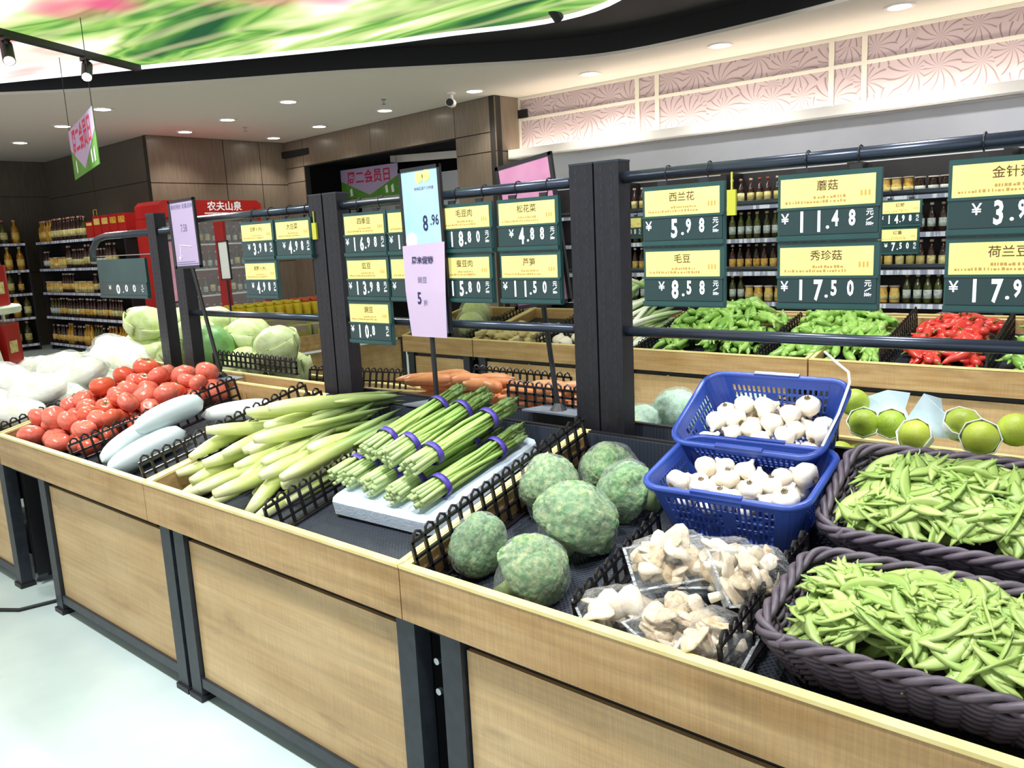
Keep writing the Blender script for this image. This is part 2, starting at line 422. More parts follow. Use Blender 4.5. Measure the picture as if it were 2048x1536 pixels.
# ------------------------------------------------------------------ room
ZC = 3.2          # soffit
ZR = 3.40         # black recess above the stands
fl = MB().span((-17.5, -4, -0.1), (5, 11, 0)).build('floor', 'concrete')
struct(fl, 'pale bluish polished concrete floor')
soff = [(-13.5, -1.5), (-11.6, 1.2), (-9.71, 3.4), (-8.26, 4.54), (-6.85, 5.5), (-5.85, 6.32), (-5.2, 6.82), (-4.5, 7.12), (-3.47, 7.13), (-2.33, 6.98), (-1.0, 6.66), (0.6, 6.1), (2.2, 5.2), (4.2, 3.6)]
def smooth_line(p, k=4):
    out = []
    n = len(p)
    for i in range(n - 1):
        p0, p1, p2, p3 = [Vector(p[max(0, min(n - 1, i + d))]) for d in (-1, 0, 1, 2)]
        for t in range(k):
            u = t / k
            out.append(0.5 * ((2 * p1) + (p2 - p0) * u + (2 * p0 - 5 * p1 + 4 * p2 - p3) * u * u + (3 * p1 - p0 - 3 * p2 + p3) * u ** 3))
    out.append(Vector(p[-1]))
    return out
SL = smooth_line(soff)
poly = [tuple(p) for p in SL] + [(5, 3.6), (5, 9.5), (-17.2, 9.5), (-17.2, -1.5)]
struct(MB().poly(poly, ZC, ZC + 0.3).build('ceiling', 'ceiling_grey'), 'grey beige plaster ceiling around the black recess')
struct(MB().poly([tuple(p) for p in SL] + [(5, 3.6), (5, -4), (-13.5, -4)], ZR, ZR + 0.1).build('ceiling_recess', 'ceiling_black'), 'black recessed ceiling above the vegetable stands')

fz = []
for p, q in zip(SL[:-1], SL[1:]):
    n_ = Vector((q.y - p.y, p.x - q.x)).normalized() * 0.012
    fz.append((p, q, n_))
fb0 = MB()
for p, q, n_ in fz:
    fb0.add([(p.x + n_.x * k, p.y + n_.y * k, z) for z in (3.228, ZR) for k in (0, 1)] + [(q.x + n_.x * k, q.y + n_.y * k, z) for z in (3.228, ZR) for k in (0, 1)], [(0, 1, 3, 2), (4, 6, 7, 5), (0, 4, 5, 1), (2, 3, 7, 6), (1, 5, 7, 3), (0, 2, 6, 4)])
struct(fb0.build('trim_fascia', 'ceiling_black'), 'black curved edge of the ceiling recess')
def panel_wall(name, a, b, zs, us, mt, thick=0.1, gap=0.012, label=None, skip=()):
    """wall from a to b (xy), laminate panels as separate pieces between the z splits and the splits along it"""
    a = Vector(a); b = Vector(b); d = b - a; Ln = d.length; ang = math.atan2(d.y, d.x)
    w = put(name, None, None, (a.x, a.y, 0), (0, 0, ang)); struct(w, label)
    bk = MB()
    for i in range(len(us) - 1):
        for j in range(len(zs) - 1):
            if (i, j) in skip: continue
            bk.span((us[i] * Ln, 0.012, zs[j]), (us[i + 1] * Ln, thick, zs[j + 1]))
            MB().span((us[i] * Ln + gap / 2, 0, zs[j] + gap / 2), (us[i + 1] * Ln - gap / 2, 0.014, zs[j + 1] - gap / 2)).build('wall_panel', mt, w)
    bk.build('backing', 'seam', w)
    return w
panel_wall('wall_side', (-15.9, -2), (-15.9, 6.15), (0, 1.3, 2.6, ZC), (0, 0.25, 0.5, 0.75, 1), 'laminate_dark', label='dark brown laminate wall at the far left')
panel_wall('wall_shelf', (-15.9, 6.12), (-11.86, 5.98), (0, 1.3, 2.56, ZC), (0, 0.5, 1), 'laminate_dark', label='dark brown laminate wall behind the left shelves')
panel_wall('wall_column', (-11.84, 5.97), (-11.78, 8.28), (0, 1.3, 2.53, ZC), (0, 0.52, 0.79, 1), 'laminate', label='brown laminate wall with panel seams under the downlights')
panel_wall('wall_door', (-11.78, 8.27), (-6.77, 7.8), (0, 2.55, 2.78, ZC), (0, 0.11, 0.48, 0.85, 1), 'laminate', skip=((1, 0), (2, 0), (1, 1), (2, 1)), label='brown laminate wall around the dark doorway')
panel_wall('wall_return', (-6.77, 7.8), (-6.74, 8.25), (0, 2.55, ZC), (0, 1), 'laminate', label='brown laminate return beside the patterned wall')
# dark room behind the doorway
dr = put('wall_backroom', None); struct(dr, 'dark room behind the doorway')
MB().span((-12.4, 10.2, 0), (-6.6, 10.3, 3.0)).build('backing', 'void', dr)
MB().span((-12.4, 8.2, 2.95), (-6.6, 10.3, 3.05)).build('soffit', 'void', dr)
MB().span((-12.4, 8.4, 0), (-12.3, 10.3, 3)).build('side_panel', 'void', dr)
MB().span((-6.85, 8.3, 0), (-6.75, 10.3, 3)).build('side_panel', 'void', dr)
MB().span((-11.9, 9.9, 2.0), (-7.6, 9.95, 2.62)).build('wall_panel', 'plaster_grey', dr)
MB().bar((-10.2, 9.2, 2.83), (-7.7, 9.2, 2.72), 0.12, 0.1).build('beam', 'plaster_white', dr)

# back wall: grey below, ledge with hidden LED strip, patterned panels above
wb = MB().span((-6.8, 8.22, 0), (5, 8.32, 2.5)).build('wall_back', 'plaster_grey'); struct(wb, 'grey plaster wall behind the bottle shelves')
wu = put('wall_pattern', None); struct(wu, 'upper wall of pink beige panels with curling lines')
MB().span((-6.8, 8.24, 2.5), (5, 8.34, ZC)).build('backing', 'ceiling_cream', wu)
for x_ in (-6.74, -5.03, -4.78, -2.9, -2.6, -0.72, -0.42, 1.46, 1.76, 3.6): MB().span((x_ - 0.024, 8.21, 2.5), (x_ + 0.024, 8.24, 3.18)).build('frame_strip', 'ceiling_cream', wu)
for z_ in (2.932, 3.182): MB().span((-6.74, 8.212, z_ - 0.016), (5, 8.24, z_ + 0.016)).build('frame_strip', 'ceiling_cream', wu)
xs = [-6.74, -5.03, -4.78, -2.9, -2.6, -0.72, -0.42, 1.46, 1.76, 3.6, 5.0]
for i in range(len(xs) - 1):
    for (z0, z1) in ((2.5, 2.915), (2.95, 3.165)):
        MB().span((xs[i] + 0.03, 8.225, z0), (xs[i + 1] - 0.03, 8.24, z1)).build('wall_panel', 'wall_pattern', wu)
lg = MB().span((-6.74, 7.98, 2.45), (5, 8.24, 2.47)).span((-6.74, 7.98, 2.45), (5, 8.01, 2.56)).build('trim_ledge', 'plaster_white'); struct(lg, 'white ledge hiding a strip of light')
led = MB().span((-6.7, 8.06, 2.47), (4.9, 8.1, 2.485)).build('led_strip', 'led', None)
tag(led, 'warm strip light lying along the white wall ledge', 'light')
la = bpy.data.lights.new('cove_light', 'AREA'); la.shape = 'RECTANGLE'; la.size = 11.6; la.size_y = 0.05; la.energy = COVE_W; la.color = (1, 0.93, 0.82)
lo = put('cove_light', la, led, (-0.9, 8.1, 2.5), (PI - 0.25, 0, 0))

# ------------------------------------------------------------------ lights of the shop and added spotlights
def downlight(x, y, z, label, w=DOWN_W, sq=0.09):
    t = thing('ceiling_downlight', label, 'lamp', (x, y, z), group='recessed ceiling downlights')
    MB().loft([[((sq + a) * math.cos(q * PI / 10), (sq + a) * math.sin(q * PI / 10), z) for q in range(20)] for a, z in ((0, 0), (0.03, 0), (0.03, -0.008), (0, -0.008))], False, True).build('trim_ring', 'lamp_trim', t)
    MB().lathe([(sq, -0.004), (sq, 0.002)], 20).build('lens', 'lamp_white', t)
    l = bpy.data.lights.new('downlight_beam', 'SPOT'); l.energy = w; l.spot_size = 2.1; l.spot_blend = 0.6; l.shadow_soft_size = 0.08; l.color = (1, 0.95, 0.87)
    put('downlight_beam', l, t, (0, 0, -0.02))
    return t
spots = [(-8.46, 6.05), (-10.02, 6.19), (-8.35, 7.45), (-9.94, 7.6), (-11.3, 7.75), (-11.3, 6.29), (-10.02, 4.58), (-13.4, 4.87), (-11.54, 4.73), (-6.72, 7.4), (-5.29, 7.69), (-3.73, 7.6), (-2.11, 7.51)]
where = ['above the doorway aisle, nearest the shelf aisle', 'in the middle of the ceiling left of the doorway', 'just in front of the doorway wall', 'second along the doorway wall', 'in the corner by the brown column wall', 'close to the edge of the brown column', 'beside the hanging banner, on its right', 'leftmost of all on the ceiling', 'beside the hanging banner, on its left', 'right next to the security camera', 'first above the patterned wall', 'second above the patterned wall', 'third above the patterned wall']
for (x, y), s in zip(spots, where):
    downlight(x, y, ZC - 0.001, 'round recessed downlight ' + s, w=DOWN_W * (1.6 if y > 7.4 and x > -6 else 1))
for x, y in ((-7.72, 6.88), (-10.5, 6.75)):
    t = thing('fire_sprinkler', 'small sprinkler head on the grey ceiling ' + ('nearer the security camera' if x > -9 else 'near the brown column wall'), 'sprinkler', (x, y, ZC))
    MB().lathe([(0.03, 0), (0.03, -0.01), (0.01, -0.015), (0.01, -0.05), (0.025, -0.055), (0.025, -0.06)], 10).build('head', 'steel', t)

# backlit ceiling panel
ZL = 3.26
edge = [(-12.2, -2.0), (-11.6, 1.6), (-10.6, 2.55), (-9.25, 3.26), (-7.56, 4.2), (-6.05, 5.04), (-5.16, 5.42), (-4.4, 5.75), (-3.75, 5.72), (-3.2, 5.3), (-2.85, 4.5), (-2.7, 3.4), (-2.65, 1.5), (-2.65, -2.0)]
E2 = smooth_line(edge, 4)
lb = thing('backlit_ceiling_panel', 'large glowing ceiling panel printed with leafy green vegetables', 'light panel', (0, 0, ZL))
MB().poly([tuple(p) for p in E2], 0.012, 0.13).build('housing', 'ceiling_black', lb)
def clip_side(pts, a, b, sgn):
    """part of a polygon on one side of the line a-b"""
    a = Vector(a); n = Vector((-(b[1] - a[1]), b[0] - a[0])) * sgn; out = []
    for i in range(len(pts)):
        p, q = Vector(pts[i]), Vector(pts[(i + 1) % len(pts)])
        dp, dq = (p - a).dot(n), (q - a).dot(n)
        if dp >= 0: out.append(tuple(p))
        if dp * dq < 0: out.append(tuple(p + (q - p) * (dp / (dp - dq))))
    return out
inner = [tuple(p) for p in E2]
ma, mb_ = (-7.05, 2.2), (-7.78, 3.83)
MB().poly(clip_side(inner, ma, mb_, -1), 0.0, 0.01).build('printed_sheet', 'lightbox_print', lb)
MB().poly(clip_side(inner, ma, mb_, 1), 0.0, 0.01).build('printed_sheet', 'lightbox_red', lb)
MB().tube([(p[0], p[1], 0.0) for p in E2], 0.03, 6).build('edge_trim', 'trim_glow', lb)
dv = (Vector(mb_) - Vector(ma)).normalized()
m0 = Vector(ma) - dv * 3.5; m1 = Vector(mb_) + dv * 0.15
MB().bar((m0.x, m0.y, -0.03), (m1.x, m1.y, -0.03), 0.07, 0.05).build('track_rail', 'frame_dark', lb)
def track_spot(x, y, z, target, label, w):
    t = thing('track_spotlight', label, 'lamp', (x, y, z), group='black track spotlights')
    d = (Vector(target) - Vector((x, y, z))).normalized()
    MB().span((-0.06, -0.025, -0.03), (0.06, 0.025, 0)).tube([(0, 0, -0.02), (0, 0, -0.09)], 0.014, 8).build('bracket', 'frame_dark', t)
    p = Vector((0, 0, -0.11))
    MB().tube([p - d * 0.08, p + d * 0.11], 0.045, 14).build('head', 'frame_dark', t)
    MB().tube([p + d * 0.1101, p + d * 0.113], 0.038, 14).build('lens', 'lamp_white', t)
    if w:
        l = bpy.data.lights.new('spot_beam', 'SPOT'); l.energy = w; l.spot_size = 1.5; l.spot_blend = 0.8; l.shadow_soft_size = 0.1; l.color = (0.98, 0.99, 1.0)
        q = d.to_track_quat('-Z', 'Y'); put('spot_beam', l, t, p + d * 0.13, q.to_euler())
for u, s in ((0.72, 'farther from the frame corner'), (0.27, 'nearest the left picture edge')):
    p = Vector(ma) + (Vector(mb_) - Vector(ma)) * u
    track_spot(p.x, p.y, ZL - 0.05, (-5.2, 2.0, 0.8), 'black track spotlight under the glowing panel, ' + s, TRACK_W)
for i, (x, y, tx, ty) in enumerate([(-3.6, 0.6, -3.6, 1.7), (-2.4, 0.5, -2.3, 1.7), (-1.2, 0.5, -1.2, 1.7), (-0.1, 0.6, -0.5, 1.7), (-2.2, 3.6, -2.2, 5.0), (-1.0, 3.6, -1.1, 5.0), (0.2, 3.6, -0.4, 5.0), (-1.6, 2.6, -1.8, 2.5), (-0.4, 2.6, -0.5, 2.5), (-4.4, 2.9, -4.4, 2.5)]):  # spotlights added out of view to light the produce
    if x < -2.65: track_spot(x, y, ZL - 0.005, (tx, ty, 0.8), 'black spotlight added out of view below the glowing panel over the %s' % ('tomatoes' if y < 1 else 'cabbages'), TRACK_W)
    else: track_spot(x, y, ZR - 0.001, (tx, ty, 0.8), 'black spotlight added out of view in the dark ceiling above the ' + ['', 'asparagus', 'broccoli', 'snow peas', 'far green peppers', 'far red peppers', 'far green beans', 'carrots', 'netted fruit'][i], TRACK_W)
for x, s in ((-4.2, 'left'), (-2.4, 'middle'), (-0.6, 'right')):  # extra spotlights added to brighten the bottles and the grey wall
    track_spot(x, 5.6, ZR - 0.001, (x, 7.9, 1.7), 'black spotlight added to brighten the bottle shelves, ' + s, TRACK_W * 0.45)
# security camera
t = thing('security_camera', 'small white bullet security camera under the grey ceiling', 'camera', (-6.95, 7.25, ZC))
MB().lathe([(0.05, 0), (0.05, -0.02), (0.02, -0.03), (0.02, -0.09), (0.03, -0.1)], 14).build('mount', 'lamp_trim', t)
MB().tube([(-0.09, 0.1, -0.1), (0.08, -0.12, -0.13)], 0.05, 14).build('body', 'plaster_white', t)
MB().tube([(0.08, -0.12, -0.13), (0.085, -0.127, -0.131)], 0.042, 14).build('lens', 'frame_dark', t)

# ------------------------------------------------------------------ stands
SY0, SZ0, SLOPE = 1.24, 0.665, 0.22
def Sfront(y): return SZ0 + SLOPE * (y - SY0)
def Srear(y): return SZ0 + SLOPE * (2.91 - y)
FY = 3.375   # far island offset in y
def Sfar(y): return Sfront(y - FY)
def Sfarrear(y): return Srear(y - FY)

def rack(label, yoff, posts, rails):
    t = thing('sign_rack', 'black sign rack of the ' + label.replace('wooden ', '').replace('across the aisle ', ''), 'rack', (0, 2.07 + yoff, 0), group='sign racks')
    for px in posts:
        p = MB().span((px - 0.042, -0.03, 0.0), (px + 0.042, 0.03, 1.70))
        po = p.build('post', 'rack_metal', t)
        MB().span((px - 0.043, -0.031, 1.70), (px + 0.043, 0.031, 1.706)).build('post_cap', 'frame_metal', po)
        h = MB()
        for k in range(30):
            for dx in (-0.018, 0.018): h.span((px + dx - 0.004, -0.0306, 0.95 + k * 0.025), (px + dx + 0.004, -0.0299, 0.962 + k * 0.025))
        h.build('slots', 'frame_dark', po)
    if rails:
        for z, r in ((1.655, 0.017), (1.21, 0.015)):
            MB().tube([(rails[0], 0, z), (rails[1], 0, z)], r, 12).build('rail', 'rail_metal', t, True)
    RK[label] = t
    return t
RK = {}
def stand(name, label, x0, x1, yoff, legs, rear=False, lined=True, posts=(), rails=None, legw=0.065, back_h=0.165, panel=True):
    """one bay: wooden tray sloping up to the back, steel legs, wood panel, rack posts and rails. rear = mirrored about the rack line"""
    t = thing(name, label, 'display stand', (0, 0, 0), group='wooden vegetable display stands')
    def Y(y): return (4.15 - y if rear else y) + yoff
    def sp(b, a, c): return b.span((a[0], Y(a[1]), a[2]), (c[0], Y(c[1]), c[2]))
    fb = sp(MB(), (x0, 1.215, 0.605), (x1, 1.235, 0.737)).build('front_board', 'oak', t)
    sp(MB(), (x0, 1.213, 0.737), (x1, 1.237, 0.745)).build('edge_band', 'edge_band', fb)
    for sx in (0, 1):
        xa = x0 if sx == 0 else x1 - 0.018
        b = MB(); zt = 0.737; zb = 0.737 + SLOPE * (2.0 - 1.235)
        b.add([(xa, Y(1.235), 0.605), (xa + 0.018, Y(1.235), 0.605), (xa, Y(2.0), 0.605), (xa + 0.018, Y(2.0), 0.605),
               (xa, Y(1.235), zt), (xa + 0.018, Y(1.235), zt), (xa, Y(2.0), zb), (xa + 0.018, Y(2.0), zb)],
              [(0, 2, 3, 1), (4, 5, 7, 6), (0, 1, 5, 4), (2, 6, 7, 3), (0, 4, 6, 2), (1, 3, 7, 5)])
        sb = b.build('side_board', 'oak', t)
        MB().bar((xa + 0.009, Y(1.237), zt + 0.004), (xa + 0.009, Y(2.0), zb + 0.004), 0.02, 0.008).build('edge_band', 'edge_band', sb)
    bb = sp(MB(), (x0 + 0.018, 1.985, 0.605), (x1 - 0.018, 2.0, 0.74 + back_h)).build('back_board', 'liner' if (lined and rear) else 'oak', t)
    sp(MB(), (x0 + 0.018, 1.984, 0.74 + back_h), (x1 - 0.018, 2.001, 0.747 + back_h)).build('edge_band', 'edge_band' if not lined else 'frame_dark', bb)
    b = MB(); b.bar(((x0 + x1) / 2, Y(1.237), SZ0 - 0.007), ((x0 + x1) / 2, Y(1.984), SZ0 - 0.007 + SLOPE * 0.747), x1 - x0 - 0.038, 0.012)
    b.build('tray_floor', 'liner', t)
    if lined:
        sp(MB(), (x0 + 0.02, 1.972, 0.80), (x1 - 0.02, 1.984, 0.742 + back_h)).build('liner_back', 'liner', t)
    for ex in (x0 + 0.004, x1 - 0.016):
        sp(MB(), (ex, 1.29, 0.05), (ex + 0.012, 1.85, 0.6)).build('end_panel', 'frame_dark', t)
    for lx in legs:
        for yy in (1.225, 1.9):
            lg = sp(MB(), (lx - legw / 2, yy, 0.02), (lx + legw / 2, yy + 0.05, 0.604)).build('leg', 'frame_metal', t)
            if yy < 1.5: sp(MB(), (lx - legw / 2 - 0.008, yy - 0.008, 0.0), (lx + legw / 2 + 0.008, yy + 0.058, 0.02)).build('foot', 'frame_dark', lg)
    la_, lb_ = min(legs) + legw / 2, max(legs) - legw / 2
    sp(MB(), (x0 + 0.01, 1.25, 0.575), (x1 - 0.01, 1.27, 0.604)).build('crossbar', 'frame_dark', t)
    sp(MB(), (la_, 1.228, 0.05), (lb_, 1.255, 0.085)).build('crossbar', 'frame_metal', t)
    if panel: sp(MB(), (la_ + 0.006, 1.24, 0.085), (lb_ - 0.006, 1.252, 0.572)).build('front_panel', 'oak_panel', t)
    sp(MB(), (la_, 1.36, 0.0), (lb_, 1.37, 0.07)).build('kick_plate', 'plate_metal', t)
    sp(MB(), (x0 + 0.03, 1.86, 0.05), (x1 - 0.03, 1.875, 0.6)).build('rear_panel', 'frame_dark', t)
    if posts: rack(label, yoff, posts, rails)
    return t

s0 = stand('vegetable_stand', 'wooden stand of wrapped white cabbages at the far left end', -5.55, -4.115, 0, (-5.45, -4.15), posts=(-4.1,), lined=False)
s0 = list(RK.values())[-1]
MB().tube([(-3.95, 0, 1.615), (-4.68, 0, 1.615), (-4.8, 0, 1.60), (-4.87, 0, 1.55), (-4.885, 0, 1.48)], 0.018, 12).build('bent_rail', 'rail_metal', s0, True)
MB().tube([(-4.1, 0, 1.505), (-4.885, 0, 1.505)], 0.003, 6).build('wire_rail', 'steel', s0)
s1 = stand('vegetable_stand', 'wooden stand holding tomatoes and white gourds', -4.10, -2.722, 0, (-3.68, -2.625), posts=(-3.87, -2.738), rails=(-3.87, -2.738), lined=False)
s2 = stand('vegetable_stand', 'wooden stand holding water bamboo and asparagus', -2.718, -1.432, 0, (-2.535, -1.433), posts=(-2.645, -1.448), rails=(-2.645, -1.448))
s3 = stand('vegetable_stand', 'wooden stand holding broccoli, garlic and snow peas', -1.428, -0.10, 0, (-1.28, -0.2), posts=(-1.358, -0.12), rails=(-1.358, -0.12))
for z in (0.50, 0.42):
    MB().tube([(-1.36, 1.262, z), (-1.36, 1.252, z)], 0.009, 10).build('bolt', 'steel', s3)
r0 = stand('vegetable_stand', 'rear half of the island heaped with round cabbages', -5.55, -2.72, 0, (-5.4, -4.1, -2.8), rear=True, lined=False)
r2 = stand('vegetable_stand', 'rear half of the island holding the carrots', -2.71, -1.43, 0, (-2.6, -1.5), rear=True)
r3 = stand('vegetable_stand', 'rear half of the island holding netted green fruit', -1.42, -0.05, 0, (-1.3, -0.2), rear=True)
far = [(-5.13, -4.335, 'pale bagged vegetables at its left end'), (-4.325, -3.02, 'ginger'), (-3.01, -1.725, 'leeks and the left green peppers'), (-1.715, -0.42, 'red peppers'), (-0.41, 0.6, 'green beans at the right picture edge')]
for i, (a, b, s) in enumerate(far):
    stand('vegetable_stand', 'far wooden stand across the aisle holding ' + s, a, b, FY, (a + 0.08, b - 0.08), posts=() if i in (0, 4) else (a + 0.06,), rails=(a + 0.05, b + 0.05) if i < 4 else None, lined=False)
stand('vegetable_stand', 'far island rear half holding purple sweet potatoes', -2.9, -0.3, FY, (-2.8, -0.4), rear=True, lined=False)

# ------------------------------------------------------------------ price signs on the racks
def price_sign(x, ztop, y, name, price, label, w=0.245, hook=True, yen=None, small=True, tall=0.165, group='green hanging price signs', card=True):
    t = thing('price_sign', label, 'price sign', (x, y, ztop - tall), group=group)
    h = tall
    MB().span((0, -0.006, 0), (w, 0.008, h)).build('frame', 'green_plastic', t)
    MB().span((0.004, -0.009, 0.018), (w - 0.004, -0.006, 0.078)).build('price_panel', 'green_dark', t)
    MB().span((0, -0.014, 0.004), (w, -0.006, 0.016)).build('lower_lip', 'green_plastic', t)
    MB().span((0, -0.012, 0.078), (w, -0.006, 0.084)).build('card_lip', 'green_plastic', t)
    if card:
        c = MB().span((0.008, -0.0085, 0.084), (w - 0.012, -0.006, h - 0.012)).build('name_card', 'card_yellow', t)
        letter(name, 'print_brown', c, (w * 0.5, -0.009, 0.131), 0.026 if len(name) < 5 else 0.02, bold=0.006)
        if small:
            b = MB(); rr = random.Random(len(name) * 7 + int(x * 100))
            for row, (xa, xb) in ((0.093, (0.02, 0.17)), (0.103, (0.09, 0.16))):
                xx = w * xa / 0.245
                while xx < w * xb / 0.245:
                    dx = rr.uniform(0.002, 0.006)
                    b.span((xx, -0.0092, row), (xx + dx, -0.0088, row + rr.choice((0.004, 0.006)))); xx += dx + rr.uniform(0.0015, 0.005)
            b.build('small_print', 'print_faint', c)
            b = MB()
            for q in range(3): b.span((w - 0.045 + q * 0.009, -0.0092, 0.104), (w - 0.041 + q * 0.009, -0.0088, 0.116))
            b.build('stamp', 'print_orange', c)
    # yen, digits, unit
    k = w / 0.245
    digits = price.replace('.', '')
    dot = price.index('.') if '.' in price else 9
    xs4 = [0.062, 0.104, 0.143, 0.182] if len(digits) == 4 else [0.1, 0.143, 0.182]
    for i, dg in enumerate(digits):
        if dg == ' ': continue
        big = i < dot
        letter(dg, 'print_white', t, (xs4[i] * k, -0.0095, 0.046 if big else 0.052), 0.068 if big else 0.05, cond=0.62 if k < 1.5 else 1.3, bold=0.034, name='digit')
    if dot < 9:
        MB().tube([((xs4[dot] - 0.018) * k, -0.009, 0.034), ((xs4[dot] - 0.018) * k, -0.0097, 0.034)], 0.004, 10).build('decimal_point', 'print_white', t)
    letter('¥', 'print_white', t, ((xs4[0] - 0.042) * k if yen is None else yen, -0.0095, 0.056), 0.034, bold=0.01, cond=1 if k < 1.5 else 1.7, name='yen_mark')
    u = letter('元', 'print_white', t, (0.222 * k, -0.0095, 0.064), 0.017, bold=0.02, name='unit_mark')
    MB().bar((0.215 * k, -0.0095, 0.046), (0.229 * k, -0.0095, 0.054), 0.001, 0.0025).build('slash', 'print_white', t)
    letter('500g', 'print_white', t, (0.222 * k, -0.0095, 0.038), 0.011, bold=0.03, cond=0.8, name='unit_mark')
    if hook:
        for hx in (0.06, 0.185):
            MB().span((hx - 0.014, -0.003, h), (hx + 0.014, 0.005, h + 0.012)).build('hanger_clip', 'frame_dark', t)
            zr = 1.655 - (ztop - h)
            MB().tube([(hx, 0.0, h + 0.01), (hx, 0.022, zr - 0.026)] + [(hx, 0.034 - 0.021 * math.sin(a), zr - 0.021 * math.cos(a)) for a in [q * PI / 6 for q in range(1, 9)]], 0.002, 6).build('hook', 'frame_dark', t)
    return t
YR = 2.036
G = [  # x, tier, name, price
    (-1.252, 0, '西兰花', '5.98'), (-1.252, 1, '毛豆', '8.58'), (-0.856, 0, '蘑菇', '11.48'), (-0.856, 1, '秀珍菇', '17.50'),
    (-0.465, 0, '金针菇', '3.98'), (-0.465, 1, '荷兰豆', '17.98'),
    (-2.6, 0, '四季豆', '16.98'), (-2.603, 1, '豇豆', '13.98'), (-2.61, 2, '豌豆', '10.8 '), (-2.345, 0, '毛豆米', '12.80'), (-2.345, 1, '蚕豆', '9.98'),
    (-2.075, 0, '毛豆肉', '18.80'), (-2.085, 1, '蚕豆肉', '15.80'), (-1.802, 0, '松花菜', '4.88'), (-1.8, 1, '芦笋', '11.50'),
    (-3.325, 0, '白萝卜(水)', '3.98'), (-3.06, 0, '大白菜', '4.98'), (-3.325, 1, '胡萝卜(水)', '4.98')]
LAB = ['upper sign left on the right rack, for broccoli, 5.98', 'lower sign left on the right rack, 8.58', 'upper sign middle on the right rack, 11.48', 'lower sign middle on the right rack, 17.50',
       'upper sign cut by the right picture edge, 3.9', 'lower sign cut by the right picture edge, 17.9',
       'topmost sign beside the middle black post, 16.98', 'middle sign of three beside the middle black post, 13.98', 'lowest sign of three beside the middle black post, 10.8', 'upper sign mostly hidden behind the blue placard', 'lower sign mostly hidden behind the pink paper',
       'upper sign directly right of the blue placard, 18.80', 'lower sign directly right of the pink paper, 15.80', 'upper sign next to the double posts, 4.88', 'lower sign next to the double posts, 11.50',
       'upper sign over the cabbages, left one, 3.98', 'upper sign over the cabbages, against the post, 4.98', 'lower sign over the cabbages, 4.98']
for (x, tier, nm, pr), lab in zip(G, LAB):
    price_sign(x * 0.9836, 1.62 - 0.166 * tier, YR, nm, pr, 'green price sign, ' + lab, hook=(tier == 0), yen=0.02 if pr in ('5.98', '9.98') else None)
price_sign(-4.75, 1.487, YR, '', '0.00', 'green price sign reading 0.00 with no card, on the bent rail', w=0.56, hook=False, tall=0.21, card=False)
t = price_sign(-3.92, 1.44, 2.9, '卷心菜', '4.58', 'green price sign on a thin pole behind the leftmost tall post', hook=False)
MB().tube([(0.12, 0.012, 0.1), (0.12, 0.012, 0.672 - 1.275)], 0.006, 8).build('pole', 'frame_dark', t)
for x, z, nm, pr, lb_ in ((-1.6, 1.615, '红糖', '14.98', 'upper one between the right signs'), (-1.61, 1.45, '红薯', '7.50', 'lower one between the right signs'), (-3.53, 1.612, '花菜', '5.80', 'just right of the double posts')):
    price_sign(x, z, YR + FY, nm, pr, 'distant green price sign before the bottle shelves, ' + lb_, hook=(z > 1.5))
b = MB().span((-0.98, YR - 0.004, 1.53), (-0.956, YR + 0.004, 1.595)).span((-0.97, YR - 0.002, 1.595), (-0.966, YR + 0.002, 1.64)).build('yellow_tag', 'tag_yellow')
tag(b, 'narrow yellow tag hanging beside the 5.98 sign', 'tag')
b = MB().span((-2.762, YR - 0.004, 1.53), (-2.735, YR + 0.004, 1.595)).span((-2.75, YR - 0.002, 1.595), (-2.746, YR + 0.002, 1.64)).build('yellow_tag', 'tag_yellow')
tag(b, 'narrow yellow tag hanging beside the left black post', 'tag')

# ------------------------------------------------------------------ placards on poles
def placard(name, label, base, top, w, h, sheet, rotz=0.0, tilt=0.0, plate=(0.26, 0.2), frame_t=0.012):
    """base plate, pole and framed sheet; top = bottom-centre height of the frame"""
    t = thing(name, label, 'placard', base, (0, 0, rotz))
    MB().poly([(-plate[0] / 2, -plate[1] / 2), (plate[0] / 2, -plate[1] / 2), (plate[0] / 2 - 0.03, plate[1] / 2), (-plate[0] / 2 + 0.03, plate[1] / 2)], 0, 0.006).build('base_plate', 'plate_metal', t)
    hz = top - base[2]
    off = -math.sin(tilt) * hz
    MB().tube([(0, 0, 0.006), (off, 0, hz)], 0.009, 10).lathe([(0.03, 0.006), (0.02, 0.02), (0.011, 0.03)], 12).build('pole', 'frame_dark', t)
    f = put('sign_frame', MB().span((-w / 2, -0.006, 0), (w / 2, 0.006, frame_t)).span((-w / 2, -0.006, h - frame_t), (w / 2, 0.006, h)).span((-w / 2, -0.006, 0), (-w / 2 + frame_t, 0.006, h)).span((w / 2 - frame_t, -0.006, 0), (w / 2, 0.006, h)).mesh('sign_frame', 'frame_dark'), t, (off, 0, hz), (0, -tilt, 0))
    s = MB().span((-w / 2 + frame_t * 0.6, -0.003, frame_t * 0.6), (w / 2 - frame_t * 0.6, 0.003, h - frame_t * 0.6)).build('sheet', sheet, f)
    return t, f, s
t, f, s = placard('price_placard', 'tall black framed placard with a blue sheet, pink paper hung over its lower half', (-2.095, 2.02, 0.915), 1.17, 0.205, 0.585, 'paper_blue', tilt=0.02, plate=(0.26, 0.1))
letter('8', 'print_navy', s, (0.015, -0.0035, 0.39), 0.075, cond=0.7, bold=0.02)
letter('.96', 'print_navy', s, (0.06, -0.0035, 0.4), 0.05, cond=0.7, bold=0.02)
letter('新鲜蔬菜每日特惠', 'print_grey', s, (0.02, -0.0035, 0.51), 0.012, bold=0.01)
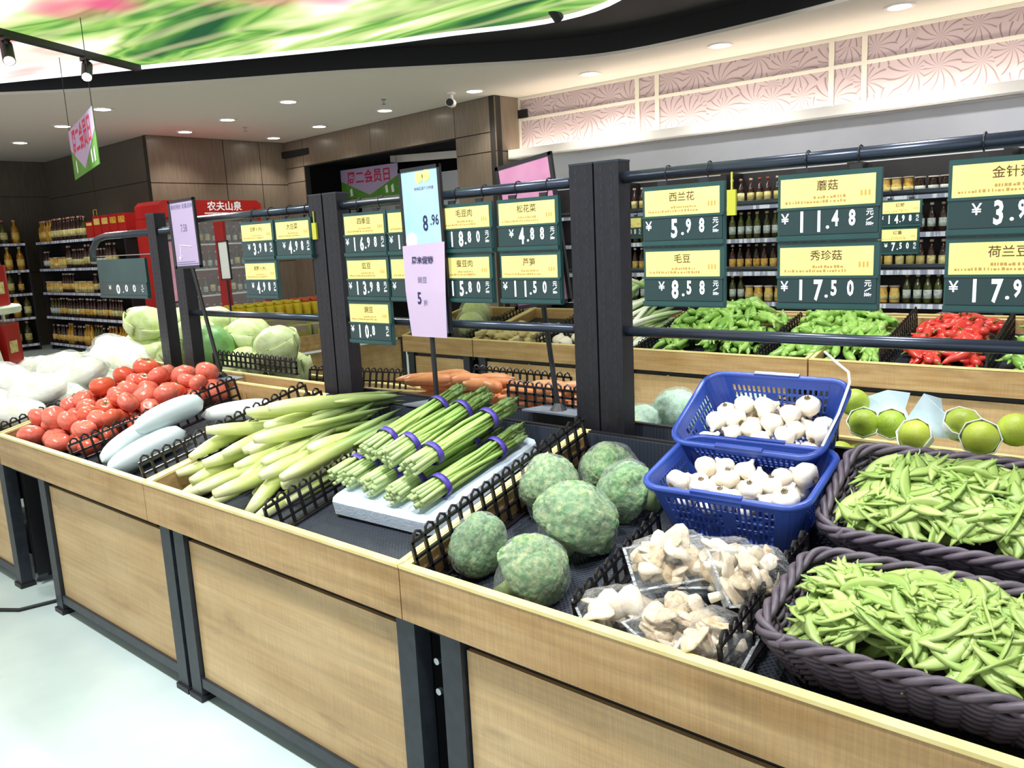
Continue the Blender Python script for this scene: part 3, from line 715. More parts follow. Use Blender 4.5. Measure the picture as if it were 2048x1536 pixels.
MB().lathe([(0.03, 0), (0.03, 0.001)], 20).build('picture_dot', 'plaster_grey', s, False, (-0.06, -0.0032, 0.335), (PI / 2, 0, 0))
MB().lathe([(0.02, 0), (0.02, 0.001)], 16).build('picture_dot', 'card_yellow', s, False, (0.0, -0.0032, 0.55), (PI / 2, 0, 0))
MB().lathe([(0.02, 0), (0.02, 0.001)], 16).build('picture_dot', 'card_yellow', s, False, (0.035, -0.0032, 0.553), (PI / 2, 0, 0))
pp = MB().add([(-0.105, 0, 0.32), (0.105, 0, 0.33), (0.1, -0.004, 0.16), (0.092, -0.002, 0), (-0.085, -0.002, 0), (-0.1, -0.004, 0.16),
               (-0.105, -0.0015, 0.32), (0.105, -0.0015, 0.33), (0.1, -0.0055, 0.16), (0.092, -0.0035, 0), (-0.085, -0.0035, 0), (-0.1, -0.0055, 0.16)],
              [(0, 1, 2, 5), (5, 2, 3, 4), (6, 11, 8, 7), (11, 10, 9, 8), (0, 6, 7, 1), (1, 7, 8, 2), (2, 8, 9, 3), (3, 9, 10, 4), (4, 10, 11, 5), (5, 11, 6, 0)]).build('promotion_paper', 'paper_pink', None, False, (-2.1, 2.006, 1.168))
tag(pp, 'pink promotion paper with dark lettering hanging over the blue placard', 'paper')
letter('周末促销', 'print_navy', pp, (-0.005, -0.006, 0.268), 0.027, bold=0.02)
letter('豌豆', 'print_grey', pp, (-0.01, -0.0066, 0.2), 0.024)
letter('5', 'print_navy', pp, (-0.03, -0.0066, 0.135), 0.058, cond=0.75, bold=0.02)
letter('折', 'print_grey', pp, (0.0, -0.0066, 0.12), 0.022)
t, f, s = placard('price_placard', 'black framed lilac placard with an arrow outline, beside the leftmost tall post', (-3.52, 2.005, 0.915), 1.43, 0.235, 0.32, 'paper_lilac', tilt=0.30, plate=(0.3, 0.09))
f.rotation_euler = (0, -0.02, 0); f.location.x += -0.03
letter('限时特价 优惠活动', 'print_grey', s, (0.0, -0.0035, 0.285), 0.024, bold=0.01)
letter('7.58', 'print_grey', s, (0.0, -0.0035, 0.185), 0.05, cond=0.7, bold=0.01)
MB().tube([(-0.06, -0.004, 0.05), (-0.05, -0.004, 0.11), (0.05, -0.004, 0.1)], 0.0022, 5).tube([(-0.075, -0.004, 0.055), (-0.06, -0.004, 0.04), (-0.045, -0.004, 0.06)], 0.0022, 5).build('arrow', 'print_white', s)
MB().span((-0.1, -0.0036, 0.018), (0.1, -0.0032, 0.022)).span((-0.1, -0.0036, 0.028), (0.07, -0.0032, 0.031)).build('small_print', 'print_grey', s)
t, f, s = placard('price_placard', 'pink placard in a rounded black frame behind the tall double posts', (-1.655, 2.16, 0.913), 1.27, 0.24, 0.485, 'paper_rose', tilt=0.13, plate=(0.24, 0.1))
t, f, s = placard('price_placard', 'rose placard standing among the cabbages at the left', (-4.93, 2.55, 0.80), 1.195, 0.36, 0.39, 'paper_rose', tilt=0.06)
t, f, s = placard('price_placard', 'small white placard standing on the distant fruit stand', (-6.40, 3.80, 0.8825), 1.26, 0.16, 0.33, 'paper_white', tilt=0.03, plate=(0.16, 0.12))

# ------------------------------------------------------------------ heaps
class Heap:
    """height field that long or round things are dropped on, one after another"""
    def __init__(s, x0, x1, y0, y1, floor, res=0.008):
        s.x0, s.y0, s.res = x0, y0, res
        s.nx = int((x1 - x0) / res) + 2; s.ny = int((y1 - y0) / res) + 2
        s.h = [[floor(x0 + i * res, y0 + j * res) for j in range(s.ny)] for i in range(s.nx)]
    def at(s, x, y):
        i = min(max(int((x - s.x0) / s.res), 0), s.nx - 1); j = min(max(int((y - s.y0) / s.res), 0), s.ny - 1)
        return s.h[i][j]
    def drop(s, x, y, ang, L, r, sink=0.3, maxp=0.6, cap=9.0, upd=1.0):
        c, sn = math.cos(ang), math.sin(ang)
        ss = [(-0.45 + 0.15 * k) * L for k in range(7)]
        hs = [s.at(x + c * q, y + sn * q) for q in ss]
        a = (hs[0] + hs[1] + hs[2]) / 3; b = (hs[4] + hs[5] + hs[6]) / 3
        m = max(-maxp, min(maxp, (b - a) / (0.6 * L)))
        z = max(h - m * q for h, q in zip(hs, ss)) + r * (1 - sink)
        z = min(z, cap)
        n = max(2, int(L / s.res))
        k = max(1, int(r / s.res))
        for t in range(n + 1):
            q = (t / n - 0.5) * L
            i0 = int((x + c * q - s.x0) / s.res); j0 = int((y + sn * q - s.y0) / s.res)
            for i in range(max(0, i0 - k), min(s.nx, i0 + k + 1)):
                for j in range(max(0, j0 - k), min(s.ny, j0 + k + 1)):
                    d2 = ((i - i0) ** 2 + (j - j0) ** 2) * s.res ** 2
                    if d2 <= r * r:
                        zz = z + m * q + math.sqrt(r * r - d2) * 0.9 * upd
                        if zz > s.h[i][j]: s.h[i][j] = zz
        return Vector((x, y, z)), math.atan(m)
def orient(ang, pitch, roll=0.0):
    return Matrix.Rotation(ang, 3, 'Z') @ Matrix.Rotation(-pitch, 3, 'Y') @ Matrix.Rotation(roll, 3, 'X')
def place(me, name, loc, rot, label, cat, group, scale=None, parts=()):
    o = tag(put(name, me, None, loc, rot.to_euler() if isinstance(rot, Matrix) else rot, scale), label, cat, group)
    for n, m in parts: put(n, m, o)
    return o
def ball_pack(n, xr, yr, rr, floor, cap, seed, sep=1.72, tries=40):
    rd = random.Random(seed); P = []
    for _ in range(n):
        best = None
        for _ in range(tries):
            x, y, r = rd.uniform(*xr), rd.uniform(*yr), rd.uniform(*rr)
            z = floor(x, y) + r * 0.92
            for (a, b, c, q) in P:
                d2 = (x - a) ** 2 + (y - b) ** 2; m = (r + q) * sep / 2
                if d2 < m * m: z = max(z, c + math.sqrt(m * m - d2))
            if z - r <= floor(x, y) + cap(x, y) and (best is None or z < best[2]): best = (x, y, z, r)
        if best: P.append(best)
    return P
def noisy(me, amp, sc_, seed=0.0):
    for v in me.vertices:
        p = v.co * sc_ + Vector((seed, seed * 1.7, 0))
        v.co += v.co.normalized() * amp * noise.noise(p)
    return me
def ico(name, mt, sub=3, r=1.0, fn=None, smooth=True):
    import bmesh
    bm = bmesh.new(); bmesh.ops.create_icosphere(bm, subdivisions=sub, radius=r)
    if fn:
        for v in bm.verts: v.co = fn(v.co.copy())
    me = bpy.data.meshes.new(name); bm.to_mesh(me); bm.free()
    if smooth: me.polygons.foreach_set('use_smooth', [True] * len(me.polygons))
    me.materials.append(MATS[mt]); return me

# ------------------------------------------------------------------ black plastic dividers
def fence_mesh(L, H, cell=0.042, rows=3):
    b = MB(); t = 0.008
    n = max(2, round(L / cell)); c = L / n; hb = H - c * 0.55
    for i in range(n + 1): b.box((0, i * c, hb / 2), (t, t, hb))
    for k in range(rows + 1): b.box((0, L / 2, hb * k / rows), (t, L + t, t))
    for i in range(n):
        p = [(0, i * c + 0.15 * c, hb), (0, i * c + 0.22 * c, hb + 0.33 * c), (0, i * c + 0.5 * c, hb + 0.5 * c), (0, i * c + 0.78 * c, hb + 0.33 * c), (0, i * c + 0.85 * c, hb)]
        b.tube(p, 0.004, 5)
    b.box((0, L / 2, -0.0), (0.03, L, 0.004))
    return b.mesh('tray_divider', 'black_plastic')
FM = {}
def fence(a, b, H, label, rows=3, group='black lattice tray dividers'):
    """a, b: foot points in space"""
    a = Vector(a); b = Vector(b); d = b - a
    key = (round(d.length, 2), H, rows)
    if key not in FM: FM[key] = fence_mesh(key[0], H, rows=rows)
    o = put('tray_divider', FM[key], None, a)
    o.rotation_euler = (Matrix.Rotation(math.atan2(-d.x, d.y), 3, 'Z') @ Matrix.Rotation(math.atan2(d.z, math.hypot(d.x, d.y)), 3, 'X')).to_euler()
    return tag(o, label, 'divider', group)
def fy(x0, y0, x1, y1, H, label, S=Sfront, rows=3): return fence((x0, y0, S(y0) + 0.004), (x1, y1, S(y1) + 0.004), H, label, rows)
fy(-3.36, 1.26, -3.30, 1.965, 0.135, 'black lattice divider between the tomatoes and the white gourds')
fy(-2.765, 1.26, -2.77, 1.965, 0.15, 'black lattice divider between the white gourds and the water bamboo, left of a pair')
fy(-2.68, 1.42, -2.68, 1.965, 0.13, 'black lattice divider between the white gourds and the water bamboo, right of a pair')
fy(-2.035, 1.265, -2.06, 1.96, 0.115, 'black lattice divider between the water bamboo and the asparagus')
fy(-1.395, 1.26, -1.395, 1.965, 0.155, 'black lattice divider between the asparagus and the broccoli')
fy(-0.965, 1.30, -0.975, 1.66, 0.085, 'low dark divider between the broccoli and the packed mushrooms', rows=2)
fy(-0.618, 1.27, -0.612, 1.66, 0.115, 'black lattice divider between the mushrooms and the wicker baskets')
fy(-4.16, 1.27, -4.16, 1.95, 0.11, 'black lattice divider under the wrapped cabbages, left of the tomatoes')
# along the ridge of the island
fence((-3.92, 2.2, 0.925), (-3.2, 2.2, 0.925), 0.08, 'black lattice divider in front of the round cabbages', 2)
fence((-3.2, 2.25, 0.80), (-3.2, 2.85, 0.69), 0.16, 'black lattice divider at the right end of the cabbage heap', 3)
fence((-2.68, 2.84, 0.72), (-2.1, 2.84, 0.72), 0.19, 'black lattice divider behind the carrots', 4)
fence((-1.915, 2.205, 0.90), (-1.58, 2.205, 0.90), 0.1, 'black lattice divider standing right of the carrots', 3)
fence((-1.40, 2.82, 0.73), (-0.95, 2.82, 0.73), 0.17, 'black lattice divider behind the wrapped cauliflower', 4)
# far island
for x, H, s in ((-4.42, 0.12, 'left of the ginger'), (-3.72, 0.12, 'right of the ginger'), (-2.86, 0.11, 'between the leeks and the green peppers'), (-2.04, 0.11, 'in the middle of the far green peppers'), (-1.34, 0.16, 'left of the far red peppers'), (-0.83, 0.16, 'right of the far red peppers')):
    fy(x, 4.64, x, 5.34, H, 'black lattice divider on the far stand, ' + s, Sfar)

# ------------------------------------------------------------------ tomatoes
def tomato_mesh(k, mt):
    lob = 5 + k % 3; rd = random.Random(k)
    a0 = rd.uniform(0, 6)
    prof = []
    for i in range(11):
        t = PI * i / 10
        r = math.sin(t); z = -math.cos(t) * 0.8
        if t > 2.5: z -= (t - 2.5) * 0.35
        prof.append((max(r, 0.02), z))
    return MB().lathe(prof, 18, fn=lambda a, r, z: 1 + 0.05 * math.cos(lob * a + a0) * (0.4 + 0.6 * (z > 0)) + 0.05 * math.cos(a + a0)).mesh('tomato', mt, True)
TM = [tomato_mesh(k, 'tomato' if k % 3 else 'tomato_orange') for k in range(6)]
cb = MB()
for i in range(5):
    a = 2 * PI * i / 5
    cb.tube([(0.05 * math.cos(a), 0.05 * math.sin(a), 0.58), (0.3 * math.cos(a), 0.3 * math.sin(a), 0.66), (0.46 * math.cos(a), 0.46 * math.sin(a), 0.64)], [0.06, 0.05, 0.01], 4)
cb.tube([(0, 0, 0.55), (0.03, 0, 0.75)], 0.05, 5)
CALYX = cb.mesh('calyx', 'calyx')
TP = ball_pack(118, (-4.03, -3.42), (1.30, 1.94), (0.042, 0.062), lambda x, y: Sfront(y), lambda x, y: 0.10 * min(1, (y - 1.2) / 0.25), 3)
TP = [p for p in TP if p[0] < -3.36 - 0.14 * (1.96 - p[1]) / 0.69 - p[3] + 0.06]
TP.sort(key=lambda p: -p[2])
for i, (x, y, z, r) in enumerate(TP):
    rot = (R.uniform(-0.7, 0.9), R.uniform(-0.7, 0.7), R.uniform(0, 6))
    if i % 3 == 0: rot = (R.uniform(0.2, 0.8), R.uniform(-0.2, 0.2), R.uniform(0, 6))
    place(TM[i % 6], 'tomato', (x, y, z), rot, 'red tomato in the heap at the left end of the stand', 'tomato', 'heaped red tomatoes', r, [('calyx', CALYX)] if i % 3 == 0 else ())

# ------------------------------------------------------------------ white gourds
def gourd_mesh(mt, L=0.36, r=0.052):
    pts = []; rs = []
    for i in range(13):
        t = i / 12; pts.append(((t - 0.5) * L, 0.02 * math.sin(t * PI), 0)); rs.append(r * (max(0.0, 1 - abs(2 * t - 1.0) ** 3.2) ** 0.5) * (0.8 + 0.25 * t) + 0.002)
    return MB().tube(pts, rs, 14).mesh('white_gourd', mt, True)
GM = gourd_mesh('gourd'); GW = gourd_mesh('gourd_white', 0.34, 0.045)
for me, x, y, off, ang, pit, s in ((GM, -3.24, 1.44, 0.062, 1.95, 0.22, 'lowest, its tip towards the tomatoes'), (GM, -3.07, 1.41, 0.058, 1.75, 0.2, 'leaning on the right divider'), (GM, -3.16, 1.56, 0.128, 1.85, 0.12, 'on top of the other two'), (GW, -3.07, 1.80, 0.05, 0.5, 0.1, '')):
    lab = 'brighter white oblong gourd lying apart behind the pale ones' if not s else 'pale bluish white oblong gourd, ' + s
    place(me, 'white_gourd', (x, y, Sfront(y) + off), orient(ang, pit), lab, 'gourd', 'white gourds')

# ------------------------------------------------------------------ water bamboo shoots
def shoot_parts(k):
    rd = random.Random(k * 5 + 1); L = rd.uniform(0.40, 0.52); r = rd.uniform(0.021, 0.027); bend = rd.uniform(-0.03, 0.03)
    N = 11
    pts = [((i / (N - 1) - 0.5) * L, bend * math.sin(i / (N - 1) * PI), 0) for i in range(N)]
    prof = [0.55, 0.85, 1.0, 1.05, 1.0, 0.9, 0.78, 0.66, 0.55, 0.45, 0.3]
    body = MB().tube(pts, [r * q for q in prof], 9).mesh('shoot', 'bamboo_shoot', True)
    lf = MB()
    for j in range(3):
        a = j * 2.1 + rd.uniform(0, 1); st = rd.uniform(-0.12, 0.1) * L
        q = []; w = rd.uniform(0.010, 0.015); e = L * 0.5 + rd.uniform(0.0, 0.09)
        for i in range(5):
            t = i / 4; xx = st + (e - st) * t; rad = r * (1.02 - 0.35 * t) + 0.01 * t * t
            q.append((xx, bend * math.sin((xx / L + 0.5) * PI) + rad * math.cos(a), rad * math.sin(a)))
        lf.tube(q, [w * 0.3, w, w, w * 0.7, w * 0.15], 5)
    leaf = lf.mesh('leaf_sheath', 'bamboo_leaf', True)
    return body, leaf, L, r
SM = [shoot_parts(k) for k in range(6)]
hp = Heap(-2.95, -1.98, 1.22, 2.05, lambda x, y: Sfront(y))
rd = random.Random(21)
rows = []
for layer, cnt, y0 in ((0, 11, 1.53), (1, 9, 1.56), (2, 6, 1.62), (3, 3, 1.68)):
    for i in range(cnt):
        x = -2.70 + (i + 0.5) * 0.60 / cnt + rd.uniform(-0.02, 0.02)
        rows.append((x, y0 + rd.uniform(-0.04, 0.08), PI / 2 - 0.04 + rd.uniform(-0.24, 0.2)))
rows += [(-2.50, 1.78, 1.25), (-2.62, 1.80, 1.5), (-2.34, 1.76, 1.4), (-2.79, 1.56, 1.62)]
for i, (x, y, a) in enumerate(rows):
    me, leaf, L, r = SM[i % 6]
    loc, pit = hp.drop(x, y, a, L, r, 0.35)
    place(me, 'water_bamboo', loc, orient(a, pit, rd.uniform(0, 6)), 'pale green water bamboo shoot with trimmed leaf sheaths in the heap', 'water bamboo', 'heaped water bamboo shoots', None, [('leaf_sheath', leaf)])

# ------------------------------------------------------------------ foam slab and asparagus
TILT = math.atan(SLOPE)
fo = thing('foam_slab', 'pale blue white foam slab under the asparagus', 'foam slab', (-1.765, 1.69, Sfront(1.69) + 0.002), (TILT, 0, 0.05))
w, d, h = 0.205, 0.265, 0.058
fb_ = MB(); rings = []
for (e, z) in ((0.012, 0.0), (0, 0.008), (0, h - 0.01), (0.01, h)):
    rings.append([(sx * (w - e - (cx)), sy * (d - e - cy), z) for sx, sy, cx, cy in ((-1, -1, 0.02, 0), (1, -1, 0.02, 0), (1, -1, 0, 0.02), (1, 1, 0, 0.02), (1, 1, 0.02, 0), (-1, 1, 0.02, 0), (-1, 1, 0, 0.02), (-1, -1, 0, 0.02))])
fb_.loft(rings); fb_.build('slab', 'foam', fo)
def spear_meshes(k):
    rd = random.Random(k + 90); L = 0.40 + rd.uniform(-0.02, 0.03); r = rd.uniform(0.0062, 0.0082)
    pts = [(L * i / 5, 0.004 * math.sin(i * 1.3 + k), 0.003 * math.cos(i + k)) for i in range(6)]
    st = MB().tube(pts, [r, r, r * 0.97, r * 0.92, r * 0.85, r * 0.75], 6).mesh('spear', 'asparagus', True)
    b = MB(); p = Vector(pts[-1])
    b.tube([p, p + Vector((0.02, 0, 0)), p + Vector((0.045, 0, 0)), p + Vector((0.062, 0, 0))], [r * 0.8, r * 1.15, r * 0.8, 0.001], 6)
    for q in range(4):
        a = q * 1.9; c = p + Vector((0.008 + q * 0.009, 0, 0))
        b.tube([c, c + Vector((0.012, math.cos(a) * r, math.sin(a) * r)), c + Vector((0.02, math.cos(a) * r * 0.9, math.sin(a) * r * 0.9))], [0.002, 0.003, 0.0005], 4)
    return st, b.mesh('tip', 'asparagus_tip', True)
SPM = [spear_meshes(k) for k in range(5)]
def bunch(x, y, z, ang, pitch, roll, n, label):
    t = thing('asparagus_bunch', label, 'asparagus', (x, y, z), orient(ang, pitch, roll), group='taped asparagus bunches')
    rd = random.Random(int(abs(x) * 1000 + y * 77)); rad = 0.0155 * math.sqrt(n / 3.2) * 0.5 + 0.004
    pts = []; g = PI * (3 - math.sqrt(5))
    for i in range(n):
        q = math.sqrt((i + 0.5) / n) * rad * 1.08; a = i * g
        pts.append((q * math.cos(a), q * math.sin(a)))
    for i, (u, v) in enumerate(pts):
        st, tp = SPM[i % 5]
        s_ = put('spear', st, t, (rd.uniform(-0.012, 0.012), u, v * 0.85), (rd.uniform(0, 6), rd.uniform(-0.02, 0.02), rd.uniform(-0.02, 0.02)))
        put('tip', tp, s_)
    R_ = rad * 1.08 + 0.009
    for xx in (0.085, 0.33):
        b = MB(); ring = [(0, math.cos(a) * R_, math.sin(a) * R_ * 0.87) for a in [2 * PI * i / 20 for i in range(20)]]
        b.loft([[(xx + e, p[1] * f, p[2] * f) for p in ring] for e, f in ((0, 1), (0.02, 1.0), (0.02, 1.03), (0, 1.03))], False, True)
        b.build('tape', 'tape_purple', t, True)
zf = lambda y: Sfront(y) + 0.063
PT = math.atan(SLOPE)
for (x, y, dz, a, n, s) in [(-1.915, 1.46, 0.040, 1.62, 26, 'bottom layer, leftmost'), (-1.81, 1.45, 0.040, 1.60, 28, 'bottom layer, second from the left'), (-1.70, 1.44, 0.040, 1.58, 28, 'bottom layer, third from the left'), (-1.60, 1.44, 0.038, 1.57, 26, 'bottom layer, against the right divider'),
                          (-1.87, 1.50, 0.112, 1.64, 28, 'top layer, leftmost'), (-1.765, 1.49, 0.11, 1.61, 30, 'top layer, middle'), (-1.655, 1.47, 0.108, 1.57, 28, 'top layer, rightmost'), (-1.99, 1.47, 0.03, 1.62, 20, 'hanging over the left edge of the foam')]:
    bunch(x, y, zf(y) + dz, a, PT, R.uniform(0, 1), n, 'green asparagus bunch with purple tapes, ' + s)

# ------------------------------------------------------------------ broccoli in film
def broccoli_mesh(k):
    sd = Vector((k * 3.7, k * 1.3, 0))
    def fn(p):
        d1 = noise.voronoi(p * 1.55 + sd)[0][0]; d2 = noise.voronoi(p * 5.5 + sd)[0][0]; d3 = noise.voronoi(p * 15 + sd)[0][0]
        q = p * (0.86 + 0.24 * (1 - min(1, d1) ** 2) - 0.06 + 0.07 * (1 - min(1, d2) ** 2) + 0.045 * (1 - min(1, d3)) + 0.02 * noise.noise(p * 40))
        if q.z < -0.2: q.z = -0.2 + (q.z + 0.2) * 0.45
        return q
    return ico('head', 'broccoli', 6, 1.0, fn)
BM = [broccoli_mesh(k) for k in range(3)]
BS = MB().tube([(0, 0, -0.3), (0.02, 0, -0.75), (0.03, 0, -1.15)], [0.5, 0.34, 0.38], 10).mesh('stem', 'broccoli_stem', True)
def film_fn(k):
    def fn(p):
        q = p * (1.1 + 0.05 * noise.noise(p * 2.3 + Vector((k, 0, 0))) + 0.03 * noise.noise(p * 8))
        if p.z < -0.3: q.z = q.z * 1.15; q.x *= 0.8; q.y *= 0.8
        return q
    return fn
FILM = [ico('film_wrap', 'clear_film', 4, 1.0, film_fn(k)) for k in range(2)]
for i, (x, y, r, rot, sc_, s) in enumerate([
        (-1.325, 1.385, 0.076, (0.35, 0.3, 0.4), (0.85, 1, 1.1), 'front left one by the lattice divider'),
        (-1.125, 1.345, 0.082, (0.5, 0.7, 1.2), (0.95, 1, 1), 'front right one by the wooden rim'),
        (-1.145, 1.545, 0.096, (0.5, 0.0, 2.2), (1.05, 1, 0.95), 'largest, in the middle'),
        (-1.325, 1.675, 0.082, (0.3, 0.2, 3.2), (0.9, 1, 1.1), 'back left one behind the largest'),
        (-1.24, 1.835, 0.074, (0.4, 0.2, 4.4), (1.1, 0.95, 0.95), 'rearmost, by the tray back'),
        (-1.115, 1.735, 0.076, (0.9, 0.9, 5.0), (1.1, 0.95, 0.95), 'back right one with a pale stalk, beside the blue basket')]):
    t = thing('wrapped_broccoli', 'film wrapped green broccoli head, ' + s, 'broccoli', (x, y, Sfront(y) + r * 0.78), rot, group='film wrapped broccoli heads', scale=r)
    put('head', BM[i % 3], t, None, (0, 0, i), sc_)
    put('stem', BS, t); put('film_wrap', FILM[i % 2], t, None, None, sc_)

# ------------------------------------------------------------------ packs of oyster mushrooms
def mush_meshes(k):
    rd = random.Random(k)
    rings = []
    for (r, z) in ((0.05, 0.42), (0.4, 0.4), (0.75, 0.3), (0.98, 0.12), (1.0, 0.0), (0.8, -0.04), (0.3, -0.1)):
        rings.append([(r * (1 + 0.13 * math.sin(3 * a + k) + 0.06 * math.sin(7 * a)) * math.cos(a), r * (1 + 0.13 * math.sin(3 * a + k)) * math.sin(a), z + 0.08 * r * math.sin(2 * a + k)) for a in [2 * PI * j / 14 for j in range(14)]])
    cap = MB().loft(rings).mesh('cap', 'oyster', True)
    stm = MB().tube([(0, 0, 0), (0.15, 0.05, -0.6), (0.4, 0.1, -1.3)], [0.3, 0.25, 0.3], 8).mesh('stalk', 'oyster_stem', True)
    return cap, stm
MM = [mush_meshes(k) for k in range(4)]
def tray_mesh(w, d, h):
    b = MB()
    for (e0, e1, z0, z1) in ((0.008, 0, 0.0, h),):
        o = [[(sx * (w / 2 - e), sy * (d / 2 - e), z) for sx, sy in ((-1, -1), (1, -1), (1, 1), (-1, 1))] for e, z in ((e0, z0), (e1, z1), (e1 - 0.006, z1), (e1 - 0.006, z1 - 0.002), (e1 + 0.0015, z1 - 0.002), (e0 + 0.0015, z0 + 0.002))]
        b.loft(o, True)
    return b.mesh('clear_tray', 'clear_tray')
TRM = tray_mesh(0.165, 0.115, 0.032)
def wrap_mesh(w, d, h, k):
    rings = []
    for z, f in ((0.015, 1.0), (h * 0.5, 0.99), (h * 0.85, 0.9), (h, 0.7), (h * 1.04, 0.35), (h * 1.05, 0.02)):
        ring = []
        for j in range(32):
            a = 2 * PI * j / 32; c, s = math.cos(a), math.sin(a)
            q = 1 / (abs(c) ** 5 + abs(s) ** 5) ** 0.2
            ring.append((w / 2 * c * q * f, d / 2 * s * q * f, z + 0.006 * noise.noise(Vector((c * 3 + k, s * 3, z * 30)))))
        rings.append(ring)
    return MB().loft(rings, False).mesh('film_wrap', 'clear_film', True)
WRM = [wrap_mesh(0.165, 0.115, 0.078, k) for k in range(2)]
def mush_pack(x, y, off, rot, label, seed):
    t = thing('mushroom_pack', label, 'mushroom pack', (x, y, Sfront(y) + off), rot, group='film wrapped trays of oyster mushrooms')
    put('clear_tray', TRM, t)
    rd = random.Random(seed)
    for i in range(21):
        u, v = rd.uniform(-0.06, 0.06), rd.uniform(-0.036, 0.036)
        z = 0.02 + 0.011 * (i // 5) + rd.uniform(0, 0.006)
        r = rd.uniform(0.022, 0.034); cap, stm = MM[i % 4]
        c = put('mushroom_cap', cap, t, (u, v, z), (rd.uniform(-0.7, 0.7), rd.uniform(-0.9, 0.9), rd.uniform(0, 6)), r)
        put('stalk', stm, c)
    put('film_wrap', WRM[seed % 2], t)
for i, (x, y, off, rot, s) in enumerate([
        (-0.885, 1.335, 0.006, (TILT, 0.05, 0.9), 'lying at the front left by the wooden rim'),
        (-0.765, 1.345, 0.006, (TILT, 0, 1.25), 'lying at the front, second from the left'),
        (-0.668, 1.325, 0.01, (TILT, 0, 1.75), 'lying at the front against the right divider'),
        (-0.835, 1.46, 0.068, (0.42, -0.12, 0.75), 'lying on top, left, its tray edge towards the broccoli'),
        (-0.675, 1.47, 0.075, (0.75, 0.2, 1.15), 'propped upright on top, right'),
        (-0.755, 1.515, 0.045, (0.4, 0, 0.6), 'half hidden between the two upper packs')]):
    mush_pack(x, y, off, rot, 'clear pack of oyster mushrooms, ' + s, 40 + i)

# ------------------------------------------------------------------ blue baskets with garlic
def rrect(w, d, r, n):
    """rounded rectangle as n points, with outward flags"""
    pts = []; per = 2 * (w + d - 4 * r) + 2 * PI * r
    segs = [(w - 2 * r, 0), (PI * r / 2, 1), (d - 2 * r, 2), (PI * r / 2, 3), (w - 2 * r, 4), (PI * r / 2, 5), (d - 2 * r, 6), (PI * r / 2, 7)]
    for i in range(n):
        s = per * i / n
        for L_, k in segs:
            if s <= L_: break
            s -= L_
        q = k // 2
        cx, cy = ((w / 2 - r) * (1, 1, -1, -1)[q], (d / 2 - r) * (-1, 1, 1, -1)[q])
        if k % 2 == 0:
            p = ((-w / 2 + r + s, -d / 2), (w / 2, -d / 2 + r + s), (w / 2 - r - s, d / 2), (-w / 2, d / 2 - r - s))[q]
            nn = ((0, -1), (1, 0), (0, 1), (-1, 0))[q]; fl = 0
        else:
            a = -PI / 2 + q * PI / 2 + s / r; p = (cx + r * math.cos(a), cy + r * math.sin(a)); nn = (math.cos(a), math.sin(a)); fl = 1
        pts.append((p, nn, fl))
    return pts
def blue_basket(label, loc, rot):
    t = thing('plastic_basket', label, 'basket', loc, rot, group='blue plastic baskets of garlic')
    W0, D0, W1, D1, H = 0.30, 0.205, 0.375, 0.272, 0.155
    n = 84; K = 7
    lev = [rrect(W0 + (W1 - W0) * k / K, D0 + (D1 - D0) * k / K, 0.045, n) for k in range(K + 1)]
    P = lambda i, k: Vector((lev[k][i % n][0][0], lev[k][i % n][0][1], H * k / K))
    b = MB()
    for k in range(K):
        for i in range(n):
            q = [P(i, k), P(i + 1, k), P(i + 1, k + 1), P(i, k + 1)]
            solid = k == 0 or k == K - 1 or lev[k][i][2] or lev[k][(i + 1) % n][2] or (k in (3, 4) and i % 21 in (10, 11))
            if solid: b.add(q, [(0, 1, 2, 3)])
            else:
                c = sum(q, Vector()) / 4; inn = [c + Vector(((p - c).x * 0.6, (p - c).y * 0.6, (p - c).z * 0.8)) for p in q]
                b.add(q + inn, [(0, 1, 5, 4), (1, 2, 6, 5), (2, 3, 7, 6), (3, 0, 4, 7)])
    me = b.mesh('wall', 'basket_blue'); o = put('wall', me, t)
    import bmesh
    bm = bmesh.new(); bm.from_mesh(me); bmesh.ops.remove_doubles(bm, verts=bm.verts, dist=1e-5); bm.to_mesh(me); bm.free()
    md = o.modifiers.new('thickness', 'SOLIDIFY'); md.thickness = 0.003
    rim = [Vector((p[0][0] + p[1][0] * 0.005, p[0][1] + p[1][1] * 0.005, H)) for p in lev[K]]
    MB().tube(rim, 0.0085, 8, closed=True).build('rim', 'basket_blue', t, True)
    fl_ = [p[0] for p in lev[0]]
    MB().poly(fl_, 0.0, 0.004).build('floor_grid', 'basket_blue', t)
    for sy in (-1, 1):
        MB().span((-0.06, sy * (D1 / 2 + 0.006) - 0.006, H - 0.012), (0.06, sy * (D1 / 2 + 0.006) + 0.006, H + 0.012)).build('grip', 'basket_blue', t)
    return t
blue_basket('blue plastic basket of garlic standing in front', (-0.815, 1.785, 0.7875), (TILT, 0, 0.06))
blue_basket('blue plastic basket of garlic tilted up behind the other', (-0.855, 2.025, 0.899), (0.52, 0, 0.03))
s_ = MB().tube([(-0.66, 1.86, 0.99), (-0.655, 1.95, 1.05), (-0.66, 2.04, 1.11), (-0.675, 2.075, 1.13), (-0.71, 2.09, 1.15), (-0.745, 2.1, 1.175)], 0.0035, 6).build('packing_string', 'foam_net', None, True)
tag(s_, 'thin pale string draped over the rear blue basket rim', 'string')
def garlic_mesh(k):
    lob = 7 + k % 3
    prof = [(0.22, -0.78), (0.62, -0.74), (0.92, -0.45), (1.0, -0.1), (0.9, 0.25), (0.6, 0.58), (0.32, 0.8), (0.2, 1.0), (0.16, 1.2)]
    return MB().lathe(prof, 21, fn=lambda a, r, z: 1 + 0.05 * math.cos(lob * a + k) * (1 if r > 0.5 else 0.3) + 0.04 * math.sin(2 * a + k)).mesh('garlic_bulb', 'garlic', True)
GB = [garlic_mesh(k) for k in range(4)]
